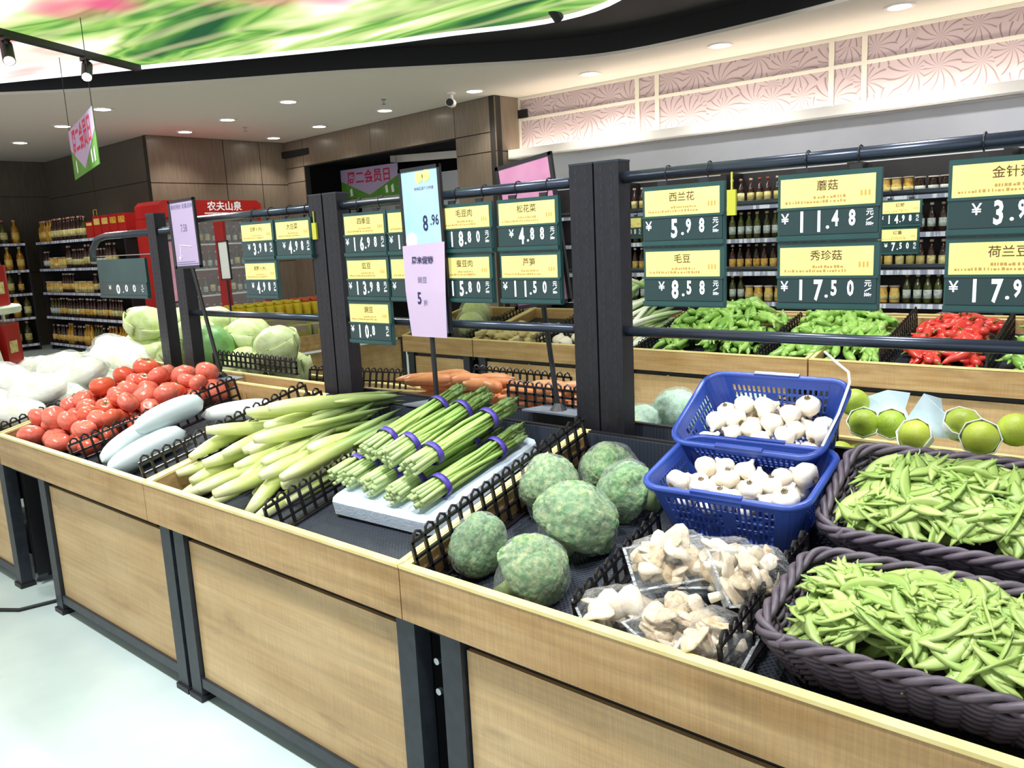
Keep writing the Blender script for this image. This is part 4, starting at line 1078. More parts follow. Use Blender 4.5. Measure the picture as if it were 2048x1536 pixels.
rb = MB().lathe([(0.24, -0.76), (0.26, -0.84), (0.1, -0.88)], 10)
for i in range(11):
    a = i * 2.4; q = 0.06 + 0.15 * (i % 3) / 2
    rb.tube([(q * math.cos(a), q * math.sin(a), -0.84), (1.5 * q * math.cos(a), 1.5 * q * math.sin(a), -1.0 - 0.1 * (i % 2))], [0.035, 0.012], 4)
ROOT = rb.mesh('root_plate', 'garlic_root')
def basket_fill(n, loc, tilt, rotz, zin, seed, lab, grp):
    m = Matrix.Translation(loc) @ Matrix.Rotation(rotz, 4, 'Z') @ Matrix.Rotation(tilt, 4, 'X')
    P = ball_pack(n, (-0.14, 0.14), (-0.08, 0.05 if tilt < 0.3 else 0.095), (0.025, 0.034), lambda x, y: zin, lambda x, y: 0.042, seed, 1.7)
    for i, (x, y, z, r) in enumerate(P):
        rd = random.Random(seed * 100 + i)
        if i % 2: rot = Matrix.Rotation(rd.uniform(2.2, 3.6), 3, 'X') @ Matrix.Rotation(rd.uniform(0, 6), 3, 'Z')
        else: rot = Matrix.Rotation(rd.uniform(0, 6), 3, 'Z') @ Matrix.Rotation(rd.uniform(-1.4, 1.4), 3, 'X')
        place(GB[i % 4], 'garlic_bulb', m @ Vector((x, y, z)), rot, lab, 'garlic', grp, r, [('root_plate', ROOT)])
basket_fill(52, (-0.815, 1.785, 0.7875), TILT, 0.06, 0.066, 5, 'white garlic bulb in the front blue basket', 'garlic in the front blue basket')
basket_fill(95, (-0.855, 2.025, 0.899), 0.52, 0.03, 0.045, 6, 'white garlic bulb in the tilted rear blue basket', 'garlic in the rear blue basket')

# ------------------------------------------------------------------ wicker baskets of snow peas
def wicker_basket(label, loc, rot, W=0.49, D=0.285, H=0.098):
    t = thing('wicker_basket', label, 'basket', loc, rot, group='dark wicker baskets of snow peas')
    NS = 34; n = NS * 6; rows_ = 12
    def ring(z, f): return rrect(W - 0.06 + 0.06 * f, D - 0.05 + 0.05 * f, 0.055, n)
    bot = ring(0, 0); top = ring(H, 1)
    for k in range(rows_):
        f = k / (rows_ - 1); rg = ring(0, f); z = 0.008 + f * (H - 0.022)
        pts = []
        for i, (p, nn, fl) in enumerate(rg):
            o = 0.0065 * math.cos(PI * i / 6 * 1.0 + (PI if (k // 1) % 2 else 0)) 
            pts.append((p[0] + nn[0] * o, p[1] + nn[1] * o, z + 0.002 * math.sin(PI * i / 6)))
        MB().tube(pts, 0.0052, 5, closed=True).build('strand', 'wicker', t, True)
    st = MB()
    for q in range(NS):
        i = int((q + 0.5) * 6) % n; a, b_ = bot[i][0], top[i][0]
        st.tube([(a[0], a[1], 0), (b_[0], b_[1], H)], 0.0035, 5)
    st.build('stakes', 'wicker', t)
    rg = ring(0, 1)
    for h in range(3):
        pts = []
        for i, (p, nn, fl) in enumerate(rg):
            a = i * 0.36 + h * 2 * PI / 3
            pts.append((p[0] + nn[0] * (0.004 + 0.0085 * math.cos(a)), p[1] + nn[1] * (0.004 + 0.0085 * math.cos(a)), H + 0.004 + 0.0085 * math.sin(a)))
        MB().tube(pts, 0.0075, 6, closed=True).build('rim_strand', 'wicker', t, True)
    MB().poly([p[0] for p in bot], 0.0, 0.006).build('base', 'wicker', t)
    return t
WB = [((-0.33, 1.462, Sfront(1.462) + 0.004), TILT, 0.015), ((-0.36, 1.845, 0.828), 0.42, 0.03)]
wicker_basket('dark wicker basket of snow peas standing in front', WB[0][0], (WB[0][1], 0, WB[0][2]))
wicker_basket('dark wicker basket of snow peas tilted up behind', WB[1][0], (WB[1][1], 0, WB[1][2]))
def pod_mesh(k):
    rd = random.Random(k + 5); L = rd.uniform(0.088, 0.115); w = rd.uniform(0.0115, 0.015); bend = rd.uniform(0.005, 0.016)
    pts = []; rings = []
    for i in range(9):
        t = i / 8; x = (t - 0.5) * L; y = bend * (1 - (2 * t - 1) ** 2); ww = w * max(0.12, (1 - abs(2 * t - 1) ** 2.6)); th = 0.0022 + 0.0012 * abs(math.sin(t * PI * 4.5)) * (1 - abs(2 * t - 1))
        rings.append([(x, y + ww, 0), (x, y + ww * 0.4, th), (x, y - ww * 0.4, th), (x, y - ww, 0), (x, y - ww * 0.4, -th), (x, y + ww * 0.4, -th)])
    return MB().loft(rings).mesh('snow_pea', 'pea_pod', True), MB().tube([(L / 2 - 0.002, 0, 0), (L / 2 + 0.008, -0.002, 0.001), (L / 2 + 0.014, -0.006, 0.0)], [0.0022, 0.0016, 0.001], 4).mesh('stalk', 'pea_stem')
PD = [pod_mesh(k) for k in range(6)]
for bi, (loc, tilt, rz) in enumerate(WB):
    m = Matrix.Translation(loc) @ Matrix.Rotation(rz, 4, 'Z') @ Matrix.Rotation(tilt, 4, 'X'); m3 = m.to_3x3()
    hp = Heap(-0.25, 0.25, -0.15, 0.15, lambda x, y: 0.05 + 0.028 * max(0, 1 - (x / 0.24) ** 2) * max(0, 1 - (y / 0.15) ** 2) + 0.012 * noise.noise(Vector((x * 16, y * 16, bi))), 0.005)
    rd = random.Random(60 + bi)
    tot = 400; singles = 150; fill = MB(); cnt = 0
    for i in range(tot):
        e = 0.93
        x, y = rd.uniform(-0.19, 0.19), rd.uniform(-0.095, 0.095)
        a = rd.uniform(0, 2 * PI); L = 0.075
        p, pit = hp.drop(x, y, a, L, 0.0058, 0.6, 0.4, 0.092 + 0.05 * max(0, 1 - (x / 0.23) ** 2) * max(0, 1 - (y / 0.13) ** 2) + rd.uniform(0, 0.014), 0.7)
        me, stk = PD[rd.randrange(6)]
        mm = orient(a, pit, rd.gauss(0, 0.3) + (rd.uniform(-1.3, 1.3) if rd.random() < 0.15 else 0) + (PI if rd.random() < 0.5 else 0))
        if i >= tot - singles:
            place(me, 'snow_pea', m @ p, m3 @ mm, 'flat green snow pea pod on top in the ' + ('front' if bi == 0 else 'rear tilted') + ' wicker basket', 'snow pea', 'snow peas in the %s wicker basket' % ('front' if bi == 0 else 'rear'), None, [('stalk', stk)])
        else:
            T = m @ (Matrix.Translation(p) @ mm.to_4x4())
            fill.add([T @ v.co for v in me.vertices], [tuple(f.vertices) for f in me.polygons])
    o = fill.build('snow_pea_heap', 'pea_pod', None, True)
    stuff(o, 'green snow peas underneath the top pods in the %s wicker basket' % ('front' if bi == 0 else 'rear'), 'snow peas')

# ------------------------------------------------------------------ rear half of the island
rd = random.Random(33)
def carrot_mesh(k):
    q = random.Random(k); L = q.uniform(0.2, 0.27); r = q.uniform(0.021, 0.028)
    pts = [((i / 8 - 0.5) * L, 0.006 * math.sin(i * 0.9 + k), 0) for i in range(9)]
    return MB().tube(pts, [r * f for f in (0.55, 0.95, 1.0, 0.95, 0.88, 0.78, 0.66, 0.5, 0.18)], 10).mesh('carrot', 'carrot', True), L, r
CM = [carrot_mesh(k) for k in range(4)]
hp = Heap(-2.75, -1.55, 2.1, 2.95, lambda x, y: Srear(y) + 0.005)
for i in range(46):
    me, L, r = CM[i % 4]; a = rd.choice((0.3, 0.5, 0.7, 2.6)) + rd.uniform(-0.2, 0.2)
    loc, pit = hp.drop(rd.uniform(-2.55, -1.78), 2.34 + rd.uniform(-0.02, 0.26) * (0.5 + (i < 30) * 0.5), a, L, r, 0.45, 0.2, 0.93, 0.8)
    place(me, 'carrot', loc, orient(a + (PI if rd.random() < 0.5 else 0), pit if False else 0.0, rd.uniform(0, 6)), 'orange carrot heaped behind the asparagus', 'carrot', 'heaped carrots')
CF = [ico('head', 'cauliflower', 4, 1.0, lambda p: p * (0.95 + 0.18 * abs(noise.noise(p * 3)))) for _ in range(1)]
for i, (x, y, z, r, s) in enumerate([(-1.35, 2.42, 0.885, 0.085, 'left one'), (-1.2, 2.36, 0.875, 0.085, 'next to the blue basket'), (-1.43, 2.33, 0.855, 0.07, 'lowest, beside the tall posts'), (-1.12, 2.5, 0.88, 0.085, 'farthest back')]):
    t = thing('wrapped_cauliflower', 'film wrapped pale green cauliflower behind the tall posts, ' + s, 'cauliflower', (x, y, z), (0.3, 0.2, i), group='film wrapped cauliflowers', scale=r)
    put('head', CF[0], t); put('film_wrap', FILM[i % 2], t)
PM = ico('fruit', 'pomelo', 3, 1.0, lambda p: Vector((p.x, p.y, p.z * 0.95 + 0.04 * max(0, p.z) ** 3)))
NET = MB().lathe([(0.6, -0.86), (0.86, -0.6), (1.04, -0.1), (1.05, 0.15), (1.08, 0.35), (1.02, 0.36), (1.0, 0.15), (0.98, -0.1)], 16, fn=lambda a, r, z: 1 + 0.04 * math.cos(8 * a)).mesh('foam_net', 'foam_net', True)
for i, (x, y, z, r, rot, net, s) in enumerate([
        (-0.775, 2.44, 0.975, 0.042, (0.2, 0, 0), 0, 'highest, beside the blue basket'), (-0.735, 2.40, 0.925, 0.042, (1.0, 0, 0.3), 1, 'left of the tissue sheet, lower'), (-0.665, 2.42, 0.925, 0.042, (1.1, 0, 0.2), 1, 'between the two tissue sheets'),
        (-0.585, 2.36, 0.915, 0.044, (1.1, 0, -0.2), 1, 'in front of the standing tissue sheet'), (-0.485, 2.42, 0.945, 0.046, (0.7, 0, 0.5), 1, 'left of the two foam netted ones at the right'), (-0.43, 2.37, 0.925, 0.046, (1.2, 0, 0.1), 1, 'right one with its net open to the front'), (-0.36, 2.42, 0.945, 0.045, (0.2, 0, 0), 0, 'bare one near the right picture edge')]):
    t = thing('green_fruit', 'round yellow green fruit, ' + s, 'fruit', (x, y, z), rot, group='green fruit in foam nets', scale=r)
    put('fruit', PM, t)
    if net: put('foam_net', NET, t)
hp = Heap(-0.9, -0.1, 2.2, 2.9, lambda x, y: Srear(y))
for i in range(16):
    x, y = -0.78 + 0.045 * i, 2.34 + 0.05 * (i % 3)
    t = thing('green_fruit', 'round yellow green fruit in the lower layer behind the wicker baskets', 'fruit', (x, y, Srear(y) + 0.046), (1, 0, i), group='lower layer of green fruit', scale=0.043)
    put('fruit', PM, t)
def tissue(pts, label, loc, rz):
    n = len(pts); b = MB()
    v = [Vector(p) for p in pts]
    b.add([(p.x, p.y, p.z) for p in v] + [(p.x, p.y + 0.0015, p.z) for p in v], [tuple(range(n)), tuple(range(2 * n - 1, n - 1, -1))] + [(i, n + i, n + (i + 1) % n, (i + 1) % n) for i in range(n)])
    o = b.build('tissue_sheet', 'tissue', None, False, loc, (0, 0, rz)); tag(o, label, 'tissue')
tissue([(-0.09, 0, -0.03), (0.1, -0.02, -0.03), (0.06, 0.0, 0.02), (0.02, 0.01, 0.04), (0.015, 0.01, 0.075), (-0.03, 0.015, 0.085), (-0.06, 0.01, 0.03)], 'pale blue tissue sheet standing up between the green fruit', (-0.555, 2.42, 0.935), 0.1)
tissue([(-0.07, 0, -0.03), (0.07, 0, -0.04), (0.05, 0.01, 0.0), (0.06, 0.02, 0.045), (0.0, 0.02, 0.05), (-0.05, 0.01, 0.03)], 'pale blue tissue sheet beside the rear blue basket', (-0.69, 2.45, 0.965), 0.1)
# cabbages
KB = [ico('cabbage', 'cabbage', 4, 1.0, (lambda s: lambda p: Vector((p.x, p.y, p.z * 0.9)) * (1 + 0.05 * noise.noise(p * 2 + Vector((s, 0, 0))) + 0.03 * abs(math.sin(4 * math.atan2(p.y, p.x) + 3 * p.z + s))))(k)) for k in range(3)]
KG = ico('cabbage', 'cabbage_green', 4, 1.0, lambda p: p * (1 + 0.06 * noise.noise(p * 2.5)))
LW = MB()
for q in range(4):
    a = q * 1.57; pts_ = []
    LW.loft([[(math.cos(a + (j - 3) * 0.23) * rr, math.sin(a + (j - 3) * 0.23) * rr, z + e) for j in range(7)] for rr, z, e in ((0.6, -0.75, 0), (1.02, -0.2, 0), (1.07, 0.3, 0.05), (1.12, 0.3, 0.05), (1.06, -0.2, 0), (0.63, -0.78, 0))], False)
LEAF = LW.mesh('outer_leaf', 'cabbage', True)
CP = ball_pack(34, (-5.15, -3.85), (2.34, 2.7), (0.11, 0.135), lambda x, y: Srear(y), lambda x, y: 0.12 + 0.12 * max(0, 1 - ((x + 4.65) / 0.6) ** 2), 12, 1.75)
for i, (x, y, z, r) in enumerate(CP):
    g = i == len(CP) - 1
    place(KG if g else KB[i % 3], 'cabbage', (x, y, z), (R.uniform(-0.6, 0.6), R.uniform(-0.6, 0.6), R.uniform(0, 6)), 'dark green round cabbage on top of the pale heap' if g else 'pale green round cabbage in the heap behind the left posts', 'cabbage', 'heaped round cabbages', r, () if g else [('outer_leaf', LEAF)])
# wrapped napa cabbages
def napa_mesh(k):
    pts = [((i / 10 - 0.5) * 0.36, 0, 0) for i in range(11)]
    me = MB().tube(pts, [0.075 * f for f in (0.5, 0.8, 0.92, 1, 1.05, 1.08, 1.08, 1.02, 0.9, 0.68, 0.3)], 16).mesh('cabbage_body', 'napa', True)
    return noisy(me, 0.02, 16, k)
NM = [napa_mesh(k) for k in range(3)]
NF = noisy(MB().tube([((i / 12 - 0.5) * 0.44, 0, 0) for i in range(13)], [0.08 * f for f in (0.25, 0.6, 0.9, 1, 1.06, 1.1, 1.12, 1.1, 1.06, 0.95, 0.75, 0.4, 0.2)], 16).mesh('film_wrap', 'clear_film', True), 0.008, 14, 3)
hp = Heap(-5.5, -4.1, 1.2, 2.3, lambda x, y: Sfront(y))
for i, (x, y, a) in enumerate([(-4.42, 1.42, 0.25), (-4.40, 1.62, 0.3), (-4.42, 1.82, 0.2), (-4.85, 1.45, 0.15), (-4.85, 1.66, 0.3), (-4.85, 1.86, 0.2), (-4.45, 1.53, 0.35), (-4.45, 1.74, 0.3), (-4.85, 1.57, 0.2), (-4.8, 1.78, 0.3), (-4.45, 1.94, 0.3), (-4.85, 2.0, 0.2), (-5.25, 1.6, 0.2), (-5.25, 1.85, 0.2), (-4.62, 2.05, 0.3)]):
    loc, pit = hp.drop(x, y, a, 0.36, 0.08, 0.25, 0.3, Sfront(y) + (0.125 if x > -5 else 0.08))
    t = thing('napa_cabbage', 'film wrapped white napa cabbage stacked left of the tomatoes', 'cabbage', loc, orient(a, pit), group='film wrapped napa cabbages')
    put('cabbage_body', NM[i % 3], t); put('film_wrap', NF, t)

# ------------------------------------------------------------------ far island produce
def pepper_meshes(k, mt, L0=0.17, r0=0.022):
    q = random.Random(k); L = L0 * q.uniform(0.85, 1.15); r = r0 * q.uniform(0.85, 1.15); bd = q.uniform(-0.02, 0.02)
    pts = [((i / 8 - 0.5) * L, bd * math.sin(i / 8 * PI), 0.004 * math.sin(i * 1.3 + k)) for i in range(9)]
    me = MB().tube(pts, [r * f for f in (0.5, 0.95, 1.05, 0.98, 0.92, 0.82, 0.66, 0.45, 0.12)], 8).mesh('pepper', mt, True)
    st = MB().tube([(-L / 2 + 0.002, 0, 0), (-L / 2 - 0.02, 0.002, 0.004), (-L / 2 - 0.032, 0.008, 0.01)], [0.008, 0.005, 0.005], 5).mesh('stalk', 'calyx' if mt == 'pepper_red' else 'pea_stem')
    return me, st, L, r
GPM = [pepper_meshes(k, 'pepper_green') for k in range(5)]
RPM = [pepper_meshes(k + 9, 'pepper_red', 0.16, 0.026) for k in range(4)]
def pepper_heap(n, x0, x1, P, name, label, cat, group, seed, cap):
    hp = Heap(x0 - 0.1, x1 + 0.1, 4.55, 5.5, lambda x, y: Sfar(y) + 0.004, 0.01)
    q = random.Random(seed); low = MB(); nl = int(n * 0.8)
    for i in range(n + nl):
        me, st, L, r = P[i % len(P)]
        a = PI / 2 + q.gauss(0.0, 0.6) + (PI if q.random() < 0.35 else 0)
        x = q.uniform(x0 + 0.05, x1 - 0.05); y = 4.74 + 0.54 * ((i * 0.618) % 1)
        u = (x - x0) / (x1 - x0)
        top = Sfar(y) + 0.03 + cap * max(0.0, math.sin(PI * u)) ** 0.5 * min(1, max(0.2, (y - 4.58) / 0.45)) + q.uniform(0, 0.03)
        loc, pit = hp.drop(x, y, a, L, r, 0.35, 0.45, top, 0.8)
        rot = orient(a, pit, q.uniform(0, 6))
        if i < nl:
            T = Matrix.Translation(loc) @ rot.to_4x4()
            low.add([T @ v.co for v in me.vertices], [tuple(f.vertices) for f in me.polygons])
        else: place(me, name, loc, rot, label, cat, group, None, [('stalk', st)])
    o = low.build(name + '_heap', P[0][0].materials[0], None, True)
    stuff(o, 'lower peppers under the ' + group, 'peppers')
pepper_heap(105, -2.82, -2.06, GPM, 'green_pepper', 'long green pepper in the left heap on the far stand', 'pepper', 'left heap of green peppers', 1, 0.15)
pepper_heap(95, -2.02, -1.37, GPM, 'green_pepper', 'long green pepper in the heap beside the red ones', 'pepper', 'right heap of green peppers', 2, 0.11)
pepper_heap(56, -1.30, -0.86, RPM, 'red_pepper', 'glossy red pepper in the heap on the far stand', 'pepper', 'heap of red peppers', 3, 0.07)
pepper_heap(46, -0.80, -0.44, GPM, 'green_pepper', 'long green pepper right of the red ones at the picture edge', 'pepper', 'green peppers at the right edge', 4, 0.05)
def leek_mesh(k):
    q = random.Random(k); L = q.uniform(0.5, 0.62); r = q.uniform(0.013, 0.018); bd = q.uniform(-0.04, 0.04)
    b = MB().tube([((i / 8 - 0.5) * L, bd * math.sin(i / 8 * PI), 0) for i in range(9)], [r * f for f in (0.9, 1, 0.95, 0.9, 0.9, 1.0, 1.1, 0.9, 0.5)], 7)
    return b.mesh('leek', 'leek', True), L, r
LM = [leek_mesh(k) for k in range(4)]
hp = Heap(-3.45, -2.85, 4.5, 5.6, lambda x, y: Sfar(y) + 0.03)
q = random.Random(8)
for i in range(34):
    me, L, r = LM[i % 4]; a = PI / 2 - 0.12 + q.uniform(-0.2, 0.2)
    loc, pit = hp.drop(q.uniform(-3.36, -2.92), 4.98 + q.uniform(-0.06, 0.08), a, L, r, 0.3, 0.5)
    place(me, 'leek', loc, orient(a, pit, q.uniform(0, 6)), 'white and green leek bundled on the far stand', 'leek', 'leeks on the far stand')
GI = []
for k in range(3):
    def fn(p, k=k): return Vector((p.x * 1.5, p.y * 0.8, p.z * 0.6)) * (1 + 0.45 * noise.noise(p * 1.8 + Vector((k * 4, 0, 0))))
    GI.append(ico('ginger_root', 'ginger', 3, 1.0, fn))
for i, (x, y, z, r) in enumerate(ball_pack(60, (-4.34, -3.8), (4.7, 5.3), (0.04, 0.055), lambda x, y: Sfar(y), lambda x, y: 0.07, 15, 1.3)):
    place(GI[i % 3], 'ginger_root', (x, y, z - 0.006), (R.uniform(-0.4, 0.4), R.uniform(-0.4, 0.4), R.uniform(0, 6)), 'knobbly pale ginger root heaped on the far stand', 'ginger', 'heaped ginger', r)
PP = [ico('sweet_potato', 'purple_potato', 3, 1.0, (lambda k: lambda p: Vector((p.x * 1.5, p.y * 0.85, p.z * 0.8)) * (1 + 0.15 * noise.noise(p * 1.5 + Vector((k * 3, 0, 0)))))(k)) for k in range(2)]
for i, (x, y, z, r) in enumerate(ball_pack(30, (-1.75, -1.2), (5.66, 6.0), (0.045, 0.06), lambda x, y: Sfarrear(y), lambda x, y: 0.13, 16, 1.5)):
    place(PP[i % 2], 'sweet_potato', (x, y, z), (R.uniform(-0.3, 0.3), R.uniform(-0.3, 0.3), R.uniform(0, 6)), 'purple brown sweet potato behind the far green peppers', 'sweet potato', 'purple sweet potatoes', r)
# pale bagged vegetables and small white heads on the far stand
for i, (x, y, r, s) in enumerate([(-4.95, 4.85, 0.11, 'front left'), (-4.62, 4.9, 0.11, 'front right'), (-4.8, 5.15, 0.12, 'behind the other two')]):
    t = thing('bagged_cabbage', 'plastic bagged pale cabbage at the left end of the far stand, ' + s, 'bagged cabbage', (x, y, Sfar(y) + r * 0.8), (0.2, 0.3, i), group='bagged cabbages', scale=r)
    put('cabbage_body', KB[i % 3], t); put('film_wrap', FILM[i % 2], t, None, None, 1.1)
for i, (x, y) in enumerate([(-3.6, 4.75), (-3.48, 4.82), (-3.6, 4.95), (-3.47, 5.02), (-3.58, 5.15), (-3.45, 5.22), (-3.52, 4.7)]):
    place(GB[i % 4], 'white_radish', (x, y, Sfar(y) + 0.05), (0.2 * i, 0.3, i), 'small white round vegetable right of the ginger', 'vegetable', 'small white vegetables', 0.055)

# ------------------------------------------------------------------ bottle shelves on the walls
def multi(parts, name):
    """one mesh, several materials: [(MB, mat)]"""
    me = bpy.data.meshes.new(name); v = []; f = []; mi = []
    for k, (b, mt) in enumerate(parts):
        o = len(v); v += b.v; f += [tuple(i + o for i in q) for q in b.f]; mi += [k] * len(b.f)
    me.from_pydata(v, [], f); me.update()
    for _, mt in parts: me.materials.append(MATS[mt])
    me.polygons.foreach_set('material_index', mi); me.polygons.foreach_set('use_smooth', [True] * len(mi))
    return me
def bottle_kind(h, r, neck, body, lab, cap, n=12):
    b = MB().lathe([(r * 0.9, 0), (r, 0.006), (r, h * 0.55), (r * 0.9, h * 0.64), (neck, h * 0.78), (neck, h * 0.93)], n)
    l = MB().lathe([(r * 1.02, h * 0.16), (r * 1.02, h * 0.46)], n)
    c = MB().lathe([(neck * 1.25, h * 0.92), (neck * 1.25, h), (neck * 0.9, h * 1.005)], n)
    return (b, body), (l, lab), (c, cap)
KIND = {
    'sauce': bottle_kind(0.25, 0.034, 0.013, 'bottle_dark', 'label_cream', 'cap_red'),
    'white': bottle_kind(0.24, 0.032, 0.013, 'bottle_dark', 'label_white', 'cap_white'),
    'green': bottle_kind(0.25, 0.033, 0.014, 'bottle_green', 'label_white', 'cap_red'),
    'amber': bottle_kind(0.26, 0.034, 0.013, 'bottle_dark', 'label_yellow', 'cap_white'),
    'jar': bottle_kind(0.15, 0.042, 0.036, 'label_yellow', 'label_cream', 'cap_white'),
    'paste': bottle_kind(0.14, 0.042, 0.036, 'bottle_dark', 'label_white', 'cap_white'),
    'oil': bottle_kind(0.29, 0.045, 0.016, 'bottle_oil', 'label_yellow', 'cap_red'),
    'olive': bottle_kind(0.29, 0.042, 0.015, 'bottle_green', 'label_cream', 'cap_red'),
    'wine': bottle_kind(0.30, 0.038, 0.014, 'bottle_dark', 'label_cream', 'cap_red')}
KM = {k: [(n_, b.mesh(n_, mt, True)) for n_, (b, mt) in zip(('bottle', 'label_band', 'cap'), v)] for k, v in KIND.items()}
KJ = {k: multi(list(v), 'bottle') for k, v in KIND.items()}
def shelf_unit(label, loc, rz, L, zs, depth, top, group):
    t = thing('wall_shelf_unit', label, 'shelf', loc, (0, 0, rz), group=group)
    MB().span((0, depth - 0.02, 0), (L, depth, top)).build('back_panel', 'shelf_metal', t)
    for xx in (0, L - 0.03): MB().span((xx, 0.02, 0), (xx + 0.03, depth - 0.02, top)).build('upright', 'shelf_metal', t)
    for z in zs:
        s = MB().span((0.03, 0, z - 0.025), (L - 0.03, depth - 0.02, z)).build('shelf_board', 'shelf_metal', t)
        MB().span((0.03, -0.008, z - 0.045), (L - 0.03, 0, z - 0.004)).build('price_strip', 'price_strip', s)
    return t
ZB = (1.705, 1.385, 1.065, 0.77, 0.42, 0.12)
xe = [-6.2, -4.98, -3.76, -2.54, -1.32, -0.1, 1.1]
for i in range(6):
    shelf_unit('dark bottle shelf against the grey wall, bay ' + ['beside the brown column', 'behind the double posts', 'between the two right signs', 'behind the middle right sign', 'left of the cut off sign', 'at the right picture edge'][i], (xe[i], 7.7, 0), 0, 1.22, ZB, 0.42, 2.03, 'dark bottle shelves')
q = random.Random(77)
def shelf_bottles(x0, x1, z, kinds, y=7.76, lab='on the shelf behind the signs', full=True, step=None):
    x = x0; k = kinds[0]; run = 0
    while x < x1:
        if run <= 0: k = q.choice(kinds); run = q.randint(2, 5)
        run -= 1
        r = {'jar': 0.045, 'paste': 0.045, 'oil': 0.05}.get(k, 0.038)
        nm = {'jar': 'sauce_jar', 'paste': 'sauce_jar', 'oil': 'oil_bottle', 'olive': 'oil_bottle', 'wine': 'wine_bottle'}.get(k, 'sauce_bottle')
        what = {'sauce': 'dark sauce bottle with cream label', 'white': 'dark bottle with white label', 'green': 'dark green bottle with white label', 'amber': 'dark bottle with yellow label', 'jar': 'yellow jar', 'paste': 'dark jar with white label', 'oil': 'golden oil bottle', 'olive': 'green oil bottle', 'wine': 'dark wine bottle with cream label'}[k]
        me = KM[k]
        o = tag(put(nm, me[0][1], None, (x + r, y + q.uniform(-0.01, 0.02), z + 0.001), (0, 0, q.uniform(0, 6))), what + ' ' + lab, 'jar' if 'jar' in nm else 'bottle', nm.replace('_', ' ') + 's ' + lab)
        for n_, m_ in me[1:]: put(n_, m_, o)
        x += 2 * r + q.uniform(0.002, 0.02)
for (a, b, w) in ((-4.95, -3.83, 'by the double posts'), (-3.73, -2.62, 'between the right signs'), (-2.5, -1.42, 'near the cut sign')):
    for z, ks in zip(ZB, (('sauce', 'sauce', 'jar') if b < -2 else ('paste', 'jar'), ('green', 'white'), ('amber', 'sauce', 'amber'), ('white', 'jar', 'green'))):
        shelf_bottles(max(a, [e for e in xe if e <= a + 0.03][-1] + 0.04), b, z, ks, lab='shelved ' + w)
ZS = (1.80, 1.36, 0.97, 0.57, 0.12)
shelf_unit('long dark bottle shelf along the left back wall', (-15.1, 5.5, 0), -0.0, 3.2, ZS, 0.4, 1.83, 'left wall shelves')
shelf_unit('dark bottle shelf on the far left side wall', (-15.2, 3.2, 0), PI / 2, 2.2, ZS, 0.4, 1.83, 'left wall shelves')
for li, z in enumerate(ZS):
    ks = [('oil', 'wine', 'olive', 'jar'), ('white', 'wine', 'sauce', 'jar'), ('amber', 'jar', 'sauce'), ('sauce', 'green', 'amber'), ('oil', 'olive', 'amber', 'oil')][li]
    x = -15.0; run = 0
    while x < (-13.2 if li == 0 else -12.35):
        if run <= 0: k = q.choice(ks); run = q.randint(2, 6)
        run -= 1
        nm = 'shelf_jar' if k in ('jar', 'paste') else 'shelf_bottle'
        tag(put(nm, KJ[k], None, (x, 5.57 + q.uniform(-0.01, 0.02), z + 0.001), (0, 0, q.uniform(0, 6)), 1.15), ('small jar' if 'jar' in nm else 'bottle') + ' on the left back wall shelf, ' + ['top', 'second', 'third', 'fourth', 'lowest'][li] + ' board', 'jar' if 'jar' in nm else 'bottle', 'goods on the left back wall shelf')
        x += q.uniform(0.095, 0.115)
    y = 4.1
    while y < 5.3:
        k = q.choice(('olive', 'oil') if li != 2 else ('amber', 'olive'))
        tag(put('shelf_bottle', KJ[k], None, (-15.27, y, z + 0.001), (0, 0, q.uniform(0, 6)), 1.3), 'large bottle on the far left side shelf, ' + ['top', 'second', 'third', 'fourth', 'lowest'][li] + ' board', 'bottle', 'goods on the far left side shelf')
        y += q.uniform(0.15, 0.19)
for i in range(5):
    t = thing('gift_box', 'red gift box with yellow label on the left back shelf, ' + ['leftmost', 'second from the left', 'middle one', 'fourth from the left', 'rightmost'][i], 'box', (-13.2 + i * 0.27, 5.55, 1.802), group='red gift boxes')
    MB().span((0, 0, 0), (0.25, 0.16, 0.31 if i else 0.24)).build('box', 'red_gloss', t)
    MB().span((0.03, -0.003, 0.18), (0.22, 0.0, 0.27 if i else 0.22)).build('label_band', 'label_yellow', t)
    if i == 1: MB().tube([(0.07, -0.005, 0.31), (0.07, -0.005, 0.4), (0.18, -0.005, 0.4), (0.18, -0.005, 0.31)], 0.006, 6).build('handle', 'label_yellow', t)

# ------------------------------------------------------------------ red drinks cooler
t = thing('drinks_cooler', 'red drinks cooler with white lettering against the brown wall', 'cooler', (-11.5, 5.51, 0))
MB().span((0, 0, 0), (0.68, 0.04, 1.985)).span((0, 1.52, 0), (0.68, 1.56, 1.985)).span((0, 0.04, 0), (0.05, 1.52, 1.985)).span((0, 0.04, 0), (0.68, 1.52, 0.12)).span((0, 0.04, 1.96), (0.66, 1.52, 2.0)).build('cabinet', 'red_gloss', t)
hb = MB()
hb.loft([[(x, y, z) for y, z in ((0.0, 1.99), (1.56, 1.99), (1.56, 2.16), (1.50, 2.215), (0.06, 2.215), (0.0, 2.16))] for x in (0.02, 0.71)])
hd = hb.build('header', 'red_gloss', t)
letter('农夫山泉', 'print_white', hd, (0.7125, 0.97, 2.125), 0.135, (PI / 2, 0, PI / 2), bold=0.02)
MB().span((0.711, 0.65, 2.03), (0.7125, 1.25, 2.045)).build('small_print', 'print_white', hd)
for z in (0.5, 0.88, 1.25, 1.6): MB().span((0.05, 0.04, z), (0.6, 1.52, z + 0.02)).build('shelf_board', 'plaster_grey', t)
MB().span((0.655, 0.04, 0.12), (0.665, 1.52, 1.96)).build('glass_door', 'clear_tray', t)
